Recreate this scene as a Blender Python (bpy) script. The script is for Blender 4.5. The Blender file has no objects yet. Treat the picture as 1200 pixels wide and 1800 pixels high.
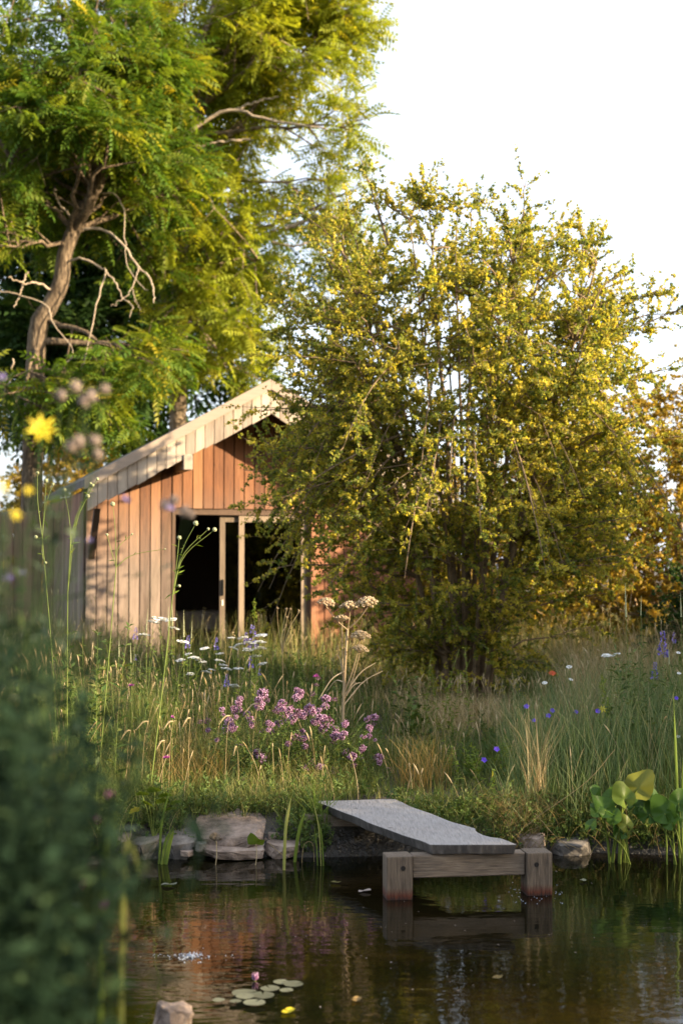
import bpy, bmesh, math, random
import numpy as np
from mathutils import Vector, Matrix, noise as mnoise

R = math.radians
rng = np.random.default_rng(7)
random.seed(7)
scene = bpy.context.scene

# ------------------------------------------------------------------ camera, sky, sun, exposure
CAM_Z, FPX, HORIZON = 1.9, 2500.0, 1001.0
PITCH = math.atan((HORIZON - 900.0) / FPX)
cam_d = bpy.data.cameras.new('camera')
cam = bpy.data.objects.new('camera', cam_d)
scene.collection.objects.link(cam)
cam.location = (0, 0, CAM_Z)
cam.rotation_euler = (math.pi / 2 + PITCH, 0, 0)
cam_d.sensor_fit = 'HORIZONTAL'
cam_d.sensor_width = 24.0
cam_d.lens = 50.0
cam_d.clip_start = 0.05
cam_d.clip_end = 2000
cam_d.dof.use_dof = True
cam_d.dof.focus_distance = 9.9
cam_d.dof.aperture_fstop = 1.9
cam_d.dof.aperture_blades = 0
scene.camera = cam

SUN_EL, SUN_AZ = R(17), R(72)            # azimuth measured from straight behind the camera towards the right
to_sun = Vector((math.sin(SUN_AZ) * math.cos(SUN_EL), -math.cos(SUN_AZ) * math.cos(SUN_EL), math.sin(SUN_EL)))
world = bpy.data.worlds.new('World')
scene.world = world
world.use_nodes = True
wn, wl = world.node_tree.nodes, world.node_tree.links
wn.clear()
sky = wn.new('ShaderNodeTexSky')
sky.sky_type = 'NISHITA'
sky.sun_disc = False
sky.sun_elevation = SUN_EL
sky.sun_rotation = math.pi - SUN_AZ      # sky rotation runs clockwise from +Y
sky.air_density = 1.0
sky.dust_density = 2.5
sky.ozone_density = 1.0
bg = wn.new('ShaderNodeBackground')
bg.inputs['Strength'].default_value = 0.10
wo = wn.new('ShaderNodeOutputWorld')
veil = wn.new('ShaderNodeMix')                # thin bright evening haze over the whole sky
veil.data_type = 'RGBA'
veil.inputs[0].default_value = 0.55
veil.inputs[7].default_value = (4.9, 5.2, 5.9, 1)
wl.new(sky.outputs[0], veil.inputs[6])
wl.new(veil.outputs[2], bg.inputs[0])
wl.new(bg.outputs[0], wo.inputs[0])

sun_d = bpy.data.lights.new('sun', 'SUN')
sun_d.energy = 5.0
sun_d.angle = R(0.6)
sun_d.color = (1.0, 0.79, 0.52)
sun = bpy.data.objects.new('sun', sun_d)
scene.collection.objects.link(sun)
sun.rotation_euler = to_sun.to_track_quat('Z', 'Y').to_euler()

vs = scene.view_settings
vs.view_transform = 'Standard'
vs.look = 'None'
vs.exposure = 1.9
vs.gamma = 1.0
vs.use_curve_mapping = False
scene.cycles.use_denoising = True
scene.cycles.max_bounces = 8
scene.cycles.transparent_max_bounces = 12
scene.cycles.sample_clamp_indirect = 6.0
scene.cycles.caustics_reflective = False
scene.cycles.caustics_refractive = False

COL = scene.collection
SP, CP = math.sin(PITCH), math.cos(PITCH)


def P(px, py, D):
    """World point seen at photograph pixel (px, py) at distance D along +Y."""
    u, v = (px - 600.0) / FPX, (900.0 - py) / FPX
    k = D / (CP - v * SP)
    return np.array((u * k, D, CAM_Z + (SP + v * CP) * k))


# ------------------------------------------------------------------ node materials
def new_mat(name):
    m = bpy.data.materials.new(name)
    m.use_nodes = True
    nt = m.node_tree
    nt.nodes.clear()
    out = nt.nodes.new('ShaderNodeOutputMaterial')
    return m, nt.nodes, nt.links, out


def ramp(n, stops, fac_socket, links):
    r = n.new('ShaderNodeValToRGB')
    e = r.color_ramp.elements
    while len(e) < len(stops):
        e.new(0.5)
    for i, (p, c) in enumerate(stops):
        e[i].position = p
        e[i].color = (*c, 1)
    links.new(fac_socket, r.inputs[0])
    return r


def noise_tex(n, l, scale, detail=4, rough=0.55, coord=None, vec_scale=None):
    t = n.new('ShaderNodeTexNoise')
    t.inputs['Scale'].default_value = scale
    t.inputs['Detail'].default_value = detail
    t.inputs['Roughness'].default_value = rough
    if coord is not None:
        if vec_scale:
            mp = n.new('ShaderNodeMapping')
            mp.inputs['Scale'].default_value = vec_scale
            l.new(coord, mp.inputs[0])
            l.new(mp.outputs[0], t.inputs['Vector'])
        else:
            l.new(coord, t.inputs['Vector'])
    return t


def leaf_mat(name, stops, trans=0.4, rough=0.5, tint=(1.25, 1.15, 0.5), spec=0.16):
    """Leaves: colour by the per-leaf attribute 'var', part of the light passes through."""
    m, n, l, out = new_mat(name)
    at = n.new('ShaderNodeAttribute')
    at.attribute_name = 'var'
    fac = at.outputs['Fac']
    rp = ramp(n, stops, fac, l)
    col = rp.outputs[0]
    p = n.new('ShaderNodeBsdfPrincipled')
    p.inputs['Roughness'].default_value = rough
    p.inputs['Specular IOR Level'].default_value = spec
    l.new(col, p.inputs['Base Color'])
    if trans > 0:
        t = n.new('ShaderNodeBsdfTranslucent')
        mx = n.new('ShaderNodeMix')
        mx.data_type = 'RGBA'
        mx.blend_type = 'MULTIPLY'
        mx.inputs[0].default_value = 1.0
        l.new(col, mx.inputs[6])
        mx.inputs[7].default_value = (*tint, 1)
        l.new(mx.outputs[2], t.inputs[0])
        ms = n.new('ShaderNodeMixShader')
        ms.inputs[0].default_value = trans
        l.new(p.outputs[0], ms.inputs[1])
        l.new(t.outputs[0], ms.inputs[2])
        l.new(ms.outputs[0], out.inputs[0])
    else:
        l.new(p.outputs[0], out.inputs[0])
    return m


def wood_mat(name, c1, c2, c3, grain=(14, 14, 1.1), rough=0.8, knots=True, bump=0.35, stain=None, weather=None, rnd=.42):
    m, n, l, out = new_mat(name)
    tc = n.new('ShaderNodeTexCoord')
    oi = n.new('ShaderNodeObjectInfo')
    add = n.new('ShaderNodeVectorMath')
    add.operation = 'ADD'
    l.new(tc.outputs['Object'], add.inputs[0])
    sc = n.new('ShaderNodeVectorMath')
    sc.operation = 'SCALE'
    cmb = n.new('ShaderNodeCombineXYZ')
    for i in range(3):
        l.new(oi.outputs['Random'], cmb.inputs[i])
    l.new(cmb.outputs[0], sc.inputs[0])
    sc.inputs['Scale'].default_value = 37.0
    l.new(sc.outputs[0], add.inputs[1])
    g = noise_tex(n, l, 3.0, 6, 0.65, add.outputs[0], grain)
    big = noise_tex(n, l, 1.3, 3, 0.5, add.outputs[0])
    mix = n.new('ShaderNodeMath')
    mix.operation = 'MULTIPLY_ADD'
    l.new(g.outputs[0], mix.inputs[0])
    mix.inputs[1].default_value = 0.75
    mm = n.new('ShaderNodeMath')
    mm.operation = 'MULTIPLY_ADD'
    l.new(oi.outputs['Random'], mm.inputs[0])
    mm.inputs[1].default_value = rnd
    m2 = n.new('ShaderNodeMath')
    m2.operation = 'MULTIPLY_ADD'
    l.new(big.outputs[0], m2.inputs[0])
    m2.inputs[1].default_value = 0.35
    m2.inputs[2].default_value = -0.26 + (.42 - rnd) * .5
    l.new(m2.outputs[0], mm.inputs[2])
    l.new(mm.outputs[0], mix.inputs[2])
    rp = ramp(n, [(0.2, c1), (0.5, c2), (0.85, c3)], mix.outputs[0], l)
    col = rp.outputs[0]
    if knots:
        vo = n.new('ShaderNodeTexVoronoi')
        vo.inputs['Scale'].default_value = 1.6
        mp = n.new('ShaderNodeMapping')
        mp.inputs['Scale'].default_value = (2.2, 2.2, 1.0)
        l.new(add.outputs[0], mp.inputs[0])
        l.new(mp.outputs[0], vo.inputs['Vector'])
        kr = ramp(n, [(0.03, (1, 1, 1)), (0.075, (0, 0, 0))], vo.outputs['Distance'], l)
        mk = n.new('ShaderNodeMix')
        mk.data_type = 'RGBA'
        l.new(kr.outputs[0], mk.inputs[0])
        l.new(col, mk.inputs[6])
        mk.inputs[7].default_value = (c1[0] * .35, c1[1] * .3, c1[2] * .3, 1)
        col = mk.outputs[2]
    if weather is not None:               # rain-bleached lower boards, fresher timber under the eaves
        sx = n.new('ShaderNodeSeparateXYZ')
        l.new(tc.outputs['Object'], sx.inputs[0])
        wa = n.new('ShaderNodeMath')
        wa.operation = 'MULTIPLY_ADD'
        l.new(g.outputs[0], wa.inputs[0])
        wa.inputs[1].default_value = 0.9
        l.new(sx.outputs[2], wa.inputs[2])
        mr = n.new('ShaderNodeMapRange')
        mr.inputs['From Min'].default_value = 1.7
        mr.inputs['From Max'].default_value = 2.9
        mr.inputs['To Min'].default_value = .85
        mr.inputs['To Max'].default_value = 0
        l.new(wa.outputs[0], mr.inputs['Value'])
        mk = n.new('ShaderNodeMix')
        mk.data_type = 'RGBA'
        l.new(mr.outputs[0], mk.inputs[0])
        l.new(col, mk.inputs[6])
        wc = ramp(n, [(0.2, weather[0]), (0.8, weather[1])], mix.outputs[0], l)
        l.new(wc.outputs[0], mk.inputs[7])
        col = mk.outputs[2]
    if stain is not None:                 # a tide mark: rust-red and dark at the waterline (object z)
        sx = n.new('ShaderNodeSeparateXYZ')
        l.new(tc.outputs['Object'], sx.inputs[0])
        na = n.new('ShaderNodeMath')
        na.operation = 'MULTIPLY_ADD'
        l.new(g.outputs[0], na.inputs[0])
        na.inputs[1].default_value = 0.05
        l.new(sx.outputs[2], na.inputs[2])
        sr = ramp(n, [(0.0, (0.02, 0.012, 0.008)), (stain + 0.012, (0.10, 0.035, 0.018)), (stain + 0.035, (0.75, 0.22, 0.08)), (stain + 0.08, (1, 1, 1))], na.outputs[0], l)
        mk = n.new('ShaderNodeMix')
        mk.data_type = 'RGBA'
        mk.blend_type = 'MULTIPLY'
        mk.inputs[0].default_value = 1
        l.new(col, mk.inputs[6])
        l.new(sr.outputs[0], mk.inputs[7])
        col = mk.outputs[2]
    p = n.new('ShaderNodeBsdfPrincipled')
    p.inputs['Roughness'].default_value = rough
    l.new(col, p.inputs['Base Color'])
    b = n.new('ShaderNodeBump')
    b.inputs['Strength'].default_value = bump
    b.inputs['Distance'].default_value = 0.01
    l.new(g.outputs[0], b.inputs['Height'])
    l.new(b.outputs[0], p.inputs['Normal'])
    l.new(p.outputs[0], out.inputs[0])
    return m


def rough_mat(name, stops, scale=6, rough=0.9, bump=0.5, detail=8, vec=None, dist=0.02, rnd=0.2):
    m, n, l, out = new_mat(name)
    tc = n.new('ShaderNodeTexCoord')
    oi = n.new('ShaderNodeObjectInfo')
    t = noise_tex(n, l, scale, detail, 0.62, tc.outputs['Object'], vec)
    a = n.new('ShaderNodeMath')
    a.operation = 'MULTIPLY_ADD'
    l.new(oi.outputs['Random'], a.inputs[0])
    a.inputs[1].default_value = rnd
    s = n.new('ShaderNodeMath')
    s.operation = 'SUBTRACT'
    l.new(t.outputs[0], s.inputs[0])
    s.inputs[1].default_value = rnd / 2
    l.new(s.outputs[0], a.inputs[2])
    rp = ramp(n, stops, a.outputs[0], l)
    p = n.new('ShaderNodeBsdfPrincipled')
    p.inputs['Roughness'].default_value = rough
    l.new(rp.outputs[0], p.inputs['Base Color'])
    b = n.new('ShaderNodeBump')
    b.inputs['Strength'].default_value = bump
    b.inputs['Distance'].default_value = dist
    l.new(t.outputs[0], b.inputs['Height'])
    l.new(b.outputs[0], p.inputs['Normal'])
    l.new(p.outputs[0], out.inputs[0])
    return m


def plain_mat(name, c, rough=0.6, metal=0.0):
    m, n, l, out = new_mat(name)
    tc = n.new('ShaderNodeTexCoord')
    t = noise_tex(n, l, 20, 3, 0.5, tc.outputs['Object'])
    rp = ramp(n, [(0.3, tuple(x * .8 for x in c)), (0.7, tuple(min(1, x * 1.15) for x in c))], t.outputs[0], l)
    p = n.new('ShaderNodeBsdfPrincipled')
    p.inputs['Roughness'].default_value = rough
    p.inputs['Metallic'].default_value = metal
    l.new(rp.outputs[0], p.inputs['Base Color'])
    l.new(p.outputs[0], out.inputs[0])
    return m


def glass_mat():
    m, n, l, out = new_mat('window_glass')
    fr = n.new('ShaderNodeFresnel')
    fr.inputs['IOR'].default_value = 1.7
    tr = n.new('ShaderNodeBsdfTransparent')
    tr.inputs[0].default_value = (0.55, 0.6, 0.58, 1)
    gl = n.new('ShaderNodeBsdfGlossy')
    gl.inputs['Roughness'].default_value = 0.01
    ms = n.new('ShaderNodeMixShader')
    l.new(fr.outputs[0], ms.inputs[0])
    l.new(tr.outputs[0], ms.inputs[1])
    l.new(gl.outputs[0], ms.inputs[2])
    l.new(ms.outputs[0], out.inputs[0])
    return m


def water_mat():
    m, n, l, out = new_mat('pond_water')
    tc = n.new('ShaderNodeTexCoord')
    a = noise_tex(n, l, 1.0, 3, 0.5, tc.outputs['Object'], (3.0, 7.0, 1))
    b = noise_tex(n, l, 1.0, 2, 0.5, tc.outputs['Object'], (11.0, 24.0, 1))
    s = n.new('ShaderNodeMath')
    s.operation = 'MULTIPLY_ADD'
    l.new(b.outputs[0], s.inputs[0])
    s.inputs[1].default_value = 0.22
    l.new(a.outputs[0], s.inputs[2])
    bp = n.new('ShaderNodeBump')
    bp.inputs['Strength'].default_value = 0.13
    bp.inputs['Distance'].default_value = 0.02
    l.new(s.outputs[0], bp.inputs['Height'])
    c = noise_tex(n, l, 0.9, 4, 0.6, tc.outputs['Object'])
    rp = ramp(n, [(0.35, (0.002, 0.003, 0.001)), (0.65, (0.010, 0.0065, 0.002))], c.outputs[0], l)
    p = n.new('ShaderNodeBsdfPrincipled')
    l.new(rp.outputs[0], p.inputs['Base Color'])
    p.inputs['Roughness'].default_value = 0.025
    p.inputs['IOR'].default_value = 1.33
    p.inputs['Specular IOR Level'].default_value = 0.5
    l.new(bp.outputs[0], p.inputs['Normal'])
    l.new(p.outputs[0], out.inputs[0])
    return m


def ground_mat():
    m, n, l, out = new_mat('ground_soil')
    tc = n.new('ShaderNodeTexCoord')
    t = noise_tex(n, l, 2.2, 10, .65, tc.outputs['Object'])
    t2 = noise_tex(n, l, 14, 6, .6, tc.outputs['Object'])
    rp = ramp(n, [(.32, (.018, .014, .009)), (.5, (.045, .036, .02)), (.68, (.10, .08, .045))], t.outputs[0], l)
    sx = n.new('ShaderNodeSeparateXYZ')
    l.new(tc.outputs['Object'], sx.inputs[0])
    mr = n.new('ShaderNodeMapRange')                # soil soaked by the pond is darker and slicker
    mr.inputs['From Min'].default_value = .10
    mr.inputs['From Max'].default_value = .26
    mr.inputs['To Min'].default_value = .30
    mr.inputs['To Max'].default_value = 1.0
    l.new(sx.outputs[2], mr.inputs['Value'])
    mk = n.new('ShaderNodeVectorMath')
    mk.operation = 'SCALE'
    l.new(rp.outputs[0], mk.inputs[0])
    l.new(mr.outputs[0], mk.inputs['Scale'])
    p = n.new('ShaderNodeBsdfPrincipled')
    l.new(mk.outputs[0], p.inputs['Base Color'])
    l.new(mr.outputs[0], p.inputs['Roughness'])
    b = n.new('ShaderNodeBump')
    b.inputs['Strength'].default_value = .9
    b.inputs['Distance'].default_value = .05
    l.new(t2.outputs[0], b.inputs['Height'])
    l.new(b.outputs[0], p.inputs['Normal'])
    l.new(p.outputs[0], out.inputs[0])
    return m


M = {}
M['tree_leaf'] = leaf_mat('tree_leaf', [(0, (.045, .105, .016)), (.4, (.095, .170, .022)), (.8, (.20, .235, .028)), (1, (.36, .31, .03))], 0.52)
M['thorn_leaf'] = leaf_mat('thorn_leaf', [(0, (.045, .090, .028)), (.35, (.19, .23, .046)), (.7, (.44, .41, .065)), (1, (.62, .50, .09))], 0.58)
M['ash_leaf'] = leaf_mat('ash_leaf', [(0, (.08, .14, .016)), (.35, (.19, .24, .024)), (.75, (.30, .34, .035)), (1, (.42, .39, .04))], 0.55)
M['hedge_leaf'] = leaf_mat('hedge_leaf', [(0, (.10, .12, .02)), (.5, (.22, .20, .03)), (1, (.42, .29, .05))], 0.5)
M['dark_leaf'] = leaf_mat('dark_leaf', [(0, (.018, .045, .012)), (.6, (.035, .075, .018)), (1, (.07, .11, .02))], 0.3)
M['grass'] = leaf_mat('grass', [(0, (.045, .080, .020)), (.35, (.10, .130, .034)), (.65, (.19, .19, .058)), (.85, (.34, .28, .125)), (1, (.48, .38, .20))], 0.3)
M['blue_grass'] = leaf_mat('blue_grass', [(0, (.055, .105, .038)), (.6, (.14, .185, .072)), (1, (.36, .32, .16))], 0.3, tint=(1.1, 1.1, .7))
M['straw'] = leaf_mat('straw', [(0, (.20, .14, .06)), (.5, (.36, .27, .13)), (1, (.52, .42, .25))], 0.25, tint=(1.1, 1, .8))
M['rust_grass'] = leaf_mat('rust_grass', [(0, (.09, .10, .03)), (.5, (.19, .14, .045)), (1, (.28, .18, .07))], 0.3)
M['forb'] = leaf_mat('forb', [(0, (.045, .085, .022)), (.5, (.095, .145, .036)), (1, (.19, .215, .062))], 0.32)
M['lime_leaf'] = leaf_mat('lime_leaf', [(0, (.10, .17, .02)), (.6, (.17, .23, .03)), (1, (.28, .28, .05))], 0.4)
M['marsh_leaf'] = leaf_mat('marsh_leaf', [(0, (.022, .065, .012)), (.6, (.07, .135, .02)), (1, (.15, .155, .022))], 0.35, rough=.4)
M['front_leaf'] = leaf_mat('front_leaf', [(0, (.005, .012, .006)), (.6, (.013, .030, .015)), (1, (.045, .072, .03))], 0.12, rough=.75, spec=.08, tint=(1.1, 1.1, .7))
M['thistle_leaf'] = leaf_mat('thistle_leaf', [(0, (.05, .075, .045)), (1, (.13, .16, .10))], 0.2, tint=(1, 1.05, .8))
M['reed'] = leaf_mat('reed', [(0, (.08, .14, .02)), (.6, (.17, .22, .04)), (1, (.40, .38, .13))], 0.3)
M['purple'] = leaf_mat('purple_flower', [(0, (.09, .025, .055)), (.3, (.20, .085, .16)), (.7, (.42, .24, .38)), (1, (.60, .42, .55))], 0.2, tint=(1, .9, 1))
M['white'] = leaf_mat('white_flower', [(0, (.62, .62, .55)), (1, (.82, .82, .80))], 0.2, tint=(1, 1, 1))
M['blue'] = leaf_mat('blue_flower', [(0, (.10, .08, .35)), (1, (.30, .24, .62))], 0.2, tint=(1, 1, 1))
M['violet'] = leaf_mat('violet_flower', [(0, (.07, .03, .38)), (1, (.16, .08, .60))], 0.2, tint=(1, 1, 1))
M['magenta'] = leaf_mat('magenta_flower', [(0, (.30, .04, .22)), (1, (.52, .13, .42))], 0.2, tint=(1, 1, 1))
M['lilac'] = leaf_mat('lilac_flower', [(0, (.28, .22, .48)), (1, (.48, .42, .66))], 0.25, tint=(1, 1, 1))
M['yellow'] = leaf_mat('yellow_flower', [(0, (.62, .48, .02)), (1, (.80, .68, .06))], 0.3, tint=(1, 1, .6))
M['red'] = leaf_mat('red_flower', [(0, (.40, .05, .02)), (1, (.62, .12, .05))], 0.3, tint=(1, 1, .8))
M['seed'] = leaf_mat('seed_head', [(0, (.26, .17, .09)), (.5, (.42, .31, .18)), (1, (.58, .46, .30))], 0.15, tint=(1, 1, 1))
M['fluff'] = leaf_mat('thistle_fluff', [(0, (.24, .18, .14)), (1, (.44, .37, .33))], 0.2, tint=(1, 1, 1))
M['seed_green'] = leaf_mat('seed_green', [(0, (.22, .25, .12)), (1, (.42, .42, .25))], 0.1, tint=(1, 1, 1))
M['stem_green'] = leaf_mat('stem_green', [(0, (.10, .15, .03)), (1, (.20, .24, .06))], 0.1)
M['bark'] = rough_mat('bark', [(.34, (.045, .030, .018)), (.5, (.13, .092, .056)), (.66, (.27, .205, .135))], 9, .95, .8, 8, (3, 3, .7), .03)
M['dead_twig'] = rough_mat('dead_twig', [(.3, (.26, .20, .14)), (.7, (.48, .40, .30))], 14, .9, .3)
M['thorn_bark'] = rough_mat('thorn_bark', [(.3, (.10, .07, .04)), (.7, (.26, .18, .10))], 12, .95, .5)
M['ground'] = ground_mat()
M['stone'] = rough_mat('stone', [(.30, (.06, .042, .03)), (.46, (.17, .125, .095)), (.58, (.26, .195, .15)), (.74, (.38, .31, .25))], 7, .9, 1.0, 12, None, .04, .12)
M['grey_stone'] = rough_mat('grey_stone', [(.30, (.03, .027, .024)), (.48, (.09, .08, .068)), (.62, (.16, .14, .12)), (.75, (.26, .24, .21))], 7, .9, .7, 10, None, .02, .12)
M['larch'] = wood_mat('larch_cladding', (.085, .03, .012), (.20, .08, .031), (.31, .15, .066), weather=((.085, .062, .047), (.29, .235, .19)))
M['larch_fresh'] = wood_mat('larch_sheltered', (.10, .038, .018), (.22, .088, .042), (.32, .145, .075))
M['larch_grey'] = wood_mat('larch_weathered', (.19, .15, .115), (.33, .27, .21), (.45, .38, .30), knots=False)
M['cap_wood'] = wood_mat('verge_cap', (.20, .15, .115), (.28, .22, .17), (.34, .27, .21), grain=(1, 14, 14), knots=False)
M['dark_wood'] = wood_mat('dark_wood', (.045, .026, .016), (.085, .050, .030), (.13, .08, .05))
M['old_wood'] = wood_mat('old_fence_wood', (.07, .04, .025), (.15, .088, .052), (.22, .135, .085))
M['jetty_top'] = wood_mat('jetty_plank_wood', (.07, .063, .056), (.27, .25, .235), (.40, .38, .36), grain=(26, 2.4, 20), bump=.9, rnd=0)
M['jetty_post'] = wood_mat('jetty_post_wood', (.025, .018, .012), (.155, .115, .078), (.36, .29, .21), grain=(26, 26, 2.4), bump=1.0, stain=.012, knots=False, rnd=.1)
M['jetty_beam'] = wood_mat('jetty_beam_wood', (.03, .022, .015), (.165, .125, .088), (.35, .285, .21), grain=(2.2, 26, 26), bump=1.0, rnd=.1)
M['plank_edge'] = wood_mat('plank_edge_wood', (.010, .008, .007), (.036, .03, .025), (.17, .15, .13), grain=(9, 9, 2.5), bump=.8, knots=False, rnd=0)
M['hole'] = plain_mat('bolt_hole', (.012, .009, .007), .9)
M['roof'] = rough_mat('roof_felt', [(.3, (.06, .05, .045)), (.7, (.13, .11, .09))], 8, .95, .4)
M['door_frame'] = wood_mat('door_frame_wood', (.10, .072, .047), (.18, .132, .088), (.26, .20, .14), knots=False)
M['metal'] = plain_mat('black_metal', (.02, .02, .02), .4, .8)
M['linen'] = plain_mat('linen', (.46, .38, .31), .9)
M['white_paint'] = plain_mat('white_paint', (.62, .6, .52), .6)
M['glass'] = glass_mat()
M['water'] = water_mat()
M['pad'] = leaf_mat('lily_pad', [(0, (.075, .080, .055)), (1, (.17, .175, .12))], 0.1, rough=.3, tint=(1, 1, .8))
M['foam'] = plain_mat('foam', (.36, .40, .47), .15)


# ------------------------------------------------------------------ mesh building
class NB:
    """Collects vertex/face arrays; build() links them as ONE mesh object."""

    def __init__(self):
        self.V, self.F3, self.F4, self.A, self.n = [], [], [], [], 0

    def add(self, V, F, var=0.5):
        V = np.asarray(V, float).reshape(-1, 3)
        F = np.asarray(F, int)
        a = np.full(len(V), float(var)) if np.isscalar(var) else np.asarray(var, float)
        self.V.append(V)
        self.A.append(a)
        (self.F3 if F.shape[1] == 3 else self.F4).append(F + self.n)
        self.n += len(V)
        return self

    def mesh(self, name, mat, origin=None, smooth=False):
        V = np.concatenate(self.V)
        if origin is not None:
            V = V - np.asarray(origin)
        A = np.concatenate(self.A)
        F3 = np.concatenate(self.F3) if self.F3 else np.zeros((0, 3), int)
        F4 = np.concatenate(self.F4) if self.F4 else np.zeros((0, 4), int)
        me = bpy.data.meshes.new(name)
        me.vertices.add(len(V))
        me.vertices.foreach_set('co', V.astype(np.float32).ravel())
        nl = F3.size + F4.size
        me.loops.add(nl)
        me.loops.foreach_set('vertex_index', np.concatenate([F3.ravel(), F4.ravel()]).astype(np.int32))
        nf = len(F3) + len(F4)
        me.polygons.add(nf)
        st = np.concatenate([np.arange(len(F3)) * 3, F3.size + np.arange(len(F4)) * 4])
        me.polygons.foreach_set('loop_start', st.astype(np.int32))
        if smooth:
            me.polygons.foreach_set('use_smooth', np.ones(nf, bool))
        at = me.attributes.new('var', 'FLOAT', 'POINT')
        at.data.foreach_set('value', A.astype(np.float32))
        me.materials.append(mat)
        me.update(calc_edges=True)
        return me

    def build(self, name, mat, parent=None, origin=None, smooth=False):
        return link(name, self.mesh(name, mat, origin, smooth), parent)


def link(name, me, parent=None, loc=None, rot=None, scale=None):
    o = bpy.data.objects.new(name, me)
    COL.objects.link(o)
    if parent is not None:
        o.parent = parent
    if loc is not None:
        o.location = [float(c) for c in loc]
    if rot is not None:
        o.rotation_euler = rot
    if scale is not None:
        o.scale = (scale,) * 3 if np.isscalar(scale) else scale
    return o


def tag(o, label=None, cat=None, group=None, kind=None):
    for k, v in (('label', label), ('category', cat), ('group', group), ('kind', kind)):
        if v:
            o[k] = v
    return o


def thing(name, label, cat, loc=(0, 0, 0), rotz=0.0, group=None):
    o = bpy.data.objects.new(name, None)
    COL.objects.link(o)
    o.empty_display_size = 0.1
    o.location = [float(c) for c in loc]
    o.rotation_euler = (0, 0, rotz)
    return tag(o, label, cat, group)


def unit(v):
    v = np.asarray(v, float)
    return v / np.maximum(np.linalg.norm(v, axis=-1, keepdims=True), 1e-9)


def frames(d, roll):
    """(m,3,3) matrices whose columns are x, y=d, z."""
    d = unit(d)
    up = np.where(np.abs(d[:, 2:3]) > 0.95, np.array([[1., 0, 0]]), np.array([[0, 0, 1.]]))
    x = unit(np.cross(d, up))
    z = np.cross(x, d)
    c, s = np.cos(roll)[:, None], np.sin(roll)[:, None]
    x2 = x * c + z * s
    z2 = np.cross(x2, d)
    return np.stack([x2, d, z2], axis=2)


def inst(nb, tV, tF, loc, mats, scale=1.0, var=0.5):
    m, k = len(loc), len(tV)
    sc = np.full(m, scale) if np.isscalar(scale) else scale
    W = np.einsum('mij,kj->mki', mats, tV) * sc[:, None, None] + np.asarray(loc)[:, None, :]
    F = tF[None] + (np.arange(m) * k)[:, None, None]
    v = np.full(m, var) if np.isscalar(var) else np.asarray(var)
    nb.add(W.reshape(-1, 3), F.reshape(-1, tF.shape[1]), np.repeat(v, k))


def tubes(nb, pts, rad, sides=5, var=0.5):
    """pts (m,s,3), rad (m,s): m tubes of s rings."""
    pts, rad = np.asarray(pts, float), np.asarray(rad, float)
    if pts.ndim == 2:
        pts, rad = pts[None], rad[None]
    m, s, _ = pts.shape
    T = unit(np.gradient(pts, axis=1))
    ref = np.where(np.abs(T[..., 2:3]) > 0.9, np.array([1., 0, 0]), np.array([0, 0, 1.]))
    if s > 1:                                     # keep one reference per tube to avoid twists
        mean = unit(pts[:, -1] - pts[:, 0])
        ref = np.where(np.abs(mean[:, 2:3]) > 0.75, np.array([[1., 0.1, 0]]), np.array([[0, 0, 1.]]))[:, None, :].repeat(s, 1)
    X = unit(np.cross(T, ref))
    Y = np.cross(T, X)
    a = np.arange(sides) / sides * 2 * math.pi
    ring = pts[:, :, None, :] + rad[:, :, None, None] * (X[:, :, None, :] * np.cos(a)[:, None] + Y[:, :, None, :] * np.sin(a)[:, None])
    i = np.arange(s - 1)[:, None] * sides
    j = np.arange(sides)[None]
    j2 = (j + 1) % sides
    F = np.stack([i + j, i + j2, i + sides + j2, i + sides + j], -1).reshape(-1, 4)
    F = (F[None] + (np.arange(m) * s * sides)[:, None, None]).reshape(-1, 4)
    v = np.full(m, var) if np.isscalar(var) else np.asarray(var)
    nb.add(ring.reshape(-1, 3), F, np.repeat(v, s * sides))
    # caps
    if sides == 4 or sides == 3:
        base = (np.arange(m) * s * sides)[:, None]
        nb_last = base + (s - 1) * sides + np.arange(sides)[None]
        (nb.F4 if sides == 4 else nb.F3).append(nb_last + nb.n - m * s * sides)


def resample(pts, n):
    """Smooth polyline through the given points, n samples (Catmull-Rom)."""
    p = np.asarray(pts, float)
    p = np.vstack([2 * p[0] - p[1], p, 2 * p[-1] - p[-2]])
    t = np.linspace(0, len(p) - 3 - 1e-6, n)
    i = t.astype(int)
    f = (t - i)[:, None]
    a, b, c, d = p[i], p[i + 1], p[i + 2], p[i + 3]
    return 0.5 * ((2 * b) + (-a + c) * f + (2 * a - 5 * b + 4 * c - d) * f ** 2 + (-a + 3 * b - 3 * c + d) * f ** 3)


def curve(S, D, L, bend, s=6):
    """m quadratic curves: start S, direction D, length L, bend vector (scaled by L)."""
    t = np.linspace(0, 1, s)[None, :, None]
    L = np.asarray(L)[:, None, None]
    return S[:, None, :] + D[:, None, :] * L * t + bend[:, None, :] * L * t * t


def rdir(m):
    return unit(rng.normal(size=(m, 3)))


LEAF_V = np.array([[0, 0, 0], [.5, .45, .12], [0, 1, -.05], [-.5, .45, .12]], float)
LEAF_F = np.array([[0, 1, 2, 3]])


def leaf_t(w, L, fold=0.25):
    return np.array([[0, 0, 0], [.5 * w, .42 * L, fold * w], [0, L, -.08 * L], [-.5 * w, .42 * L, fold * w]], float)


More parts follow.
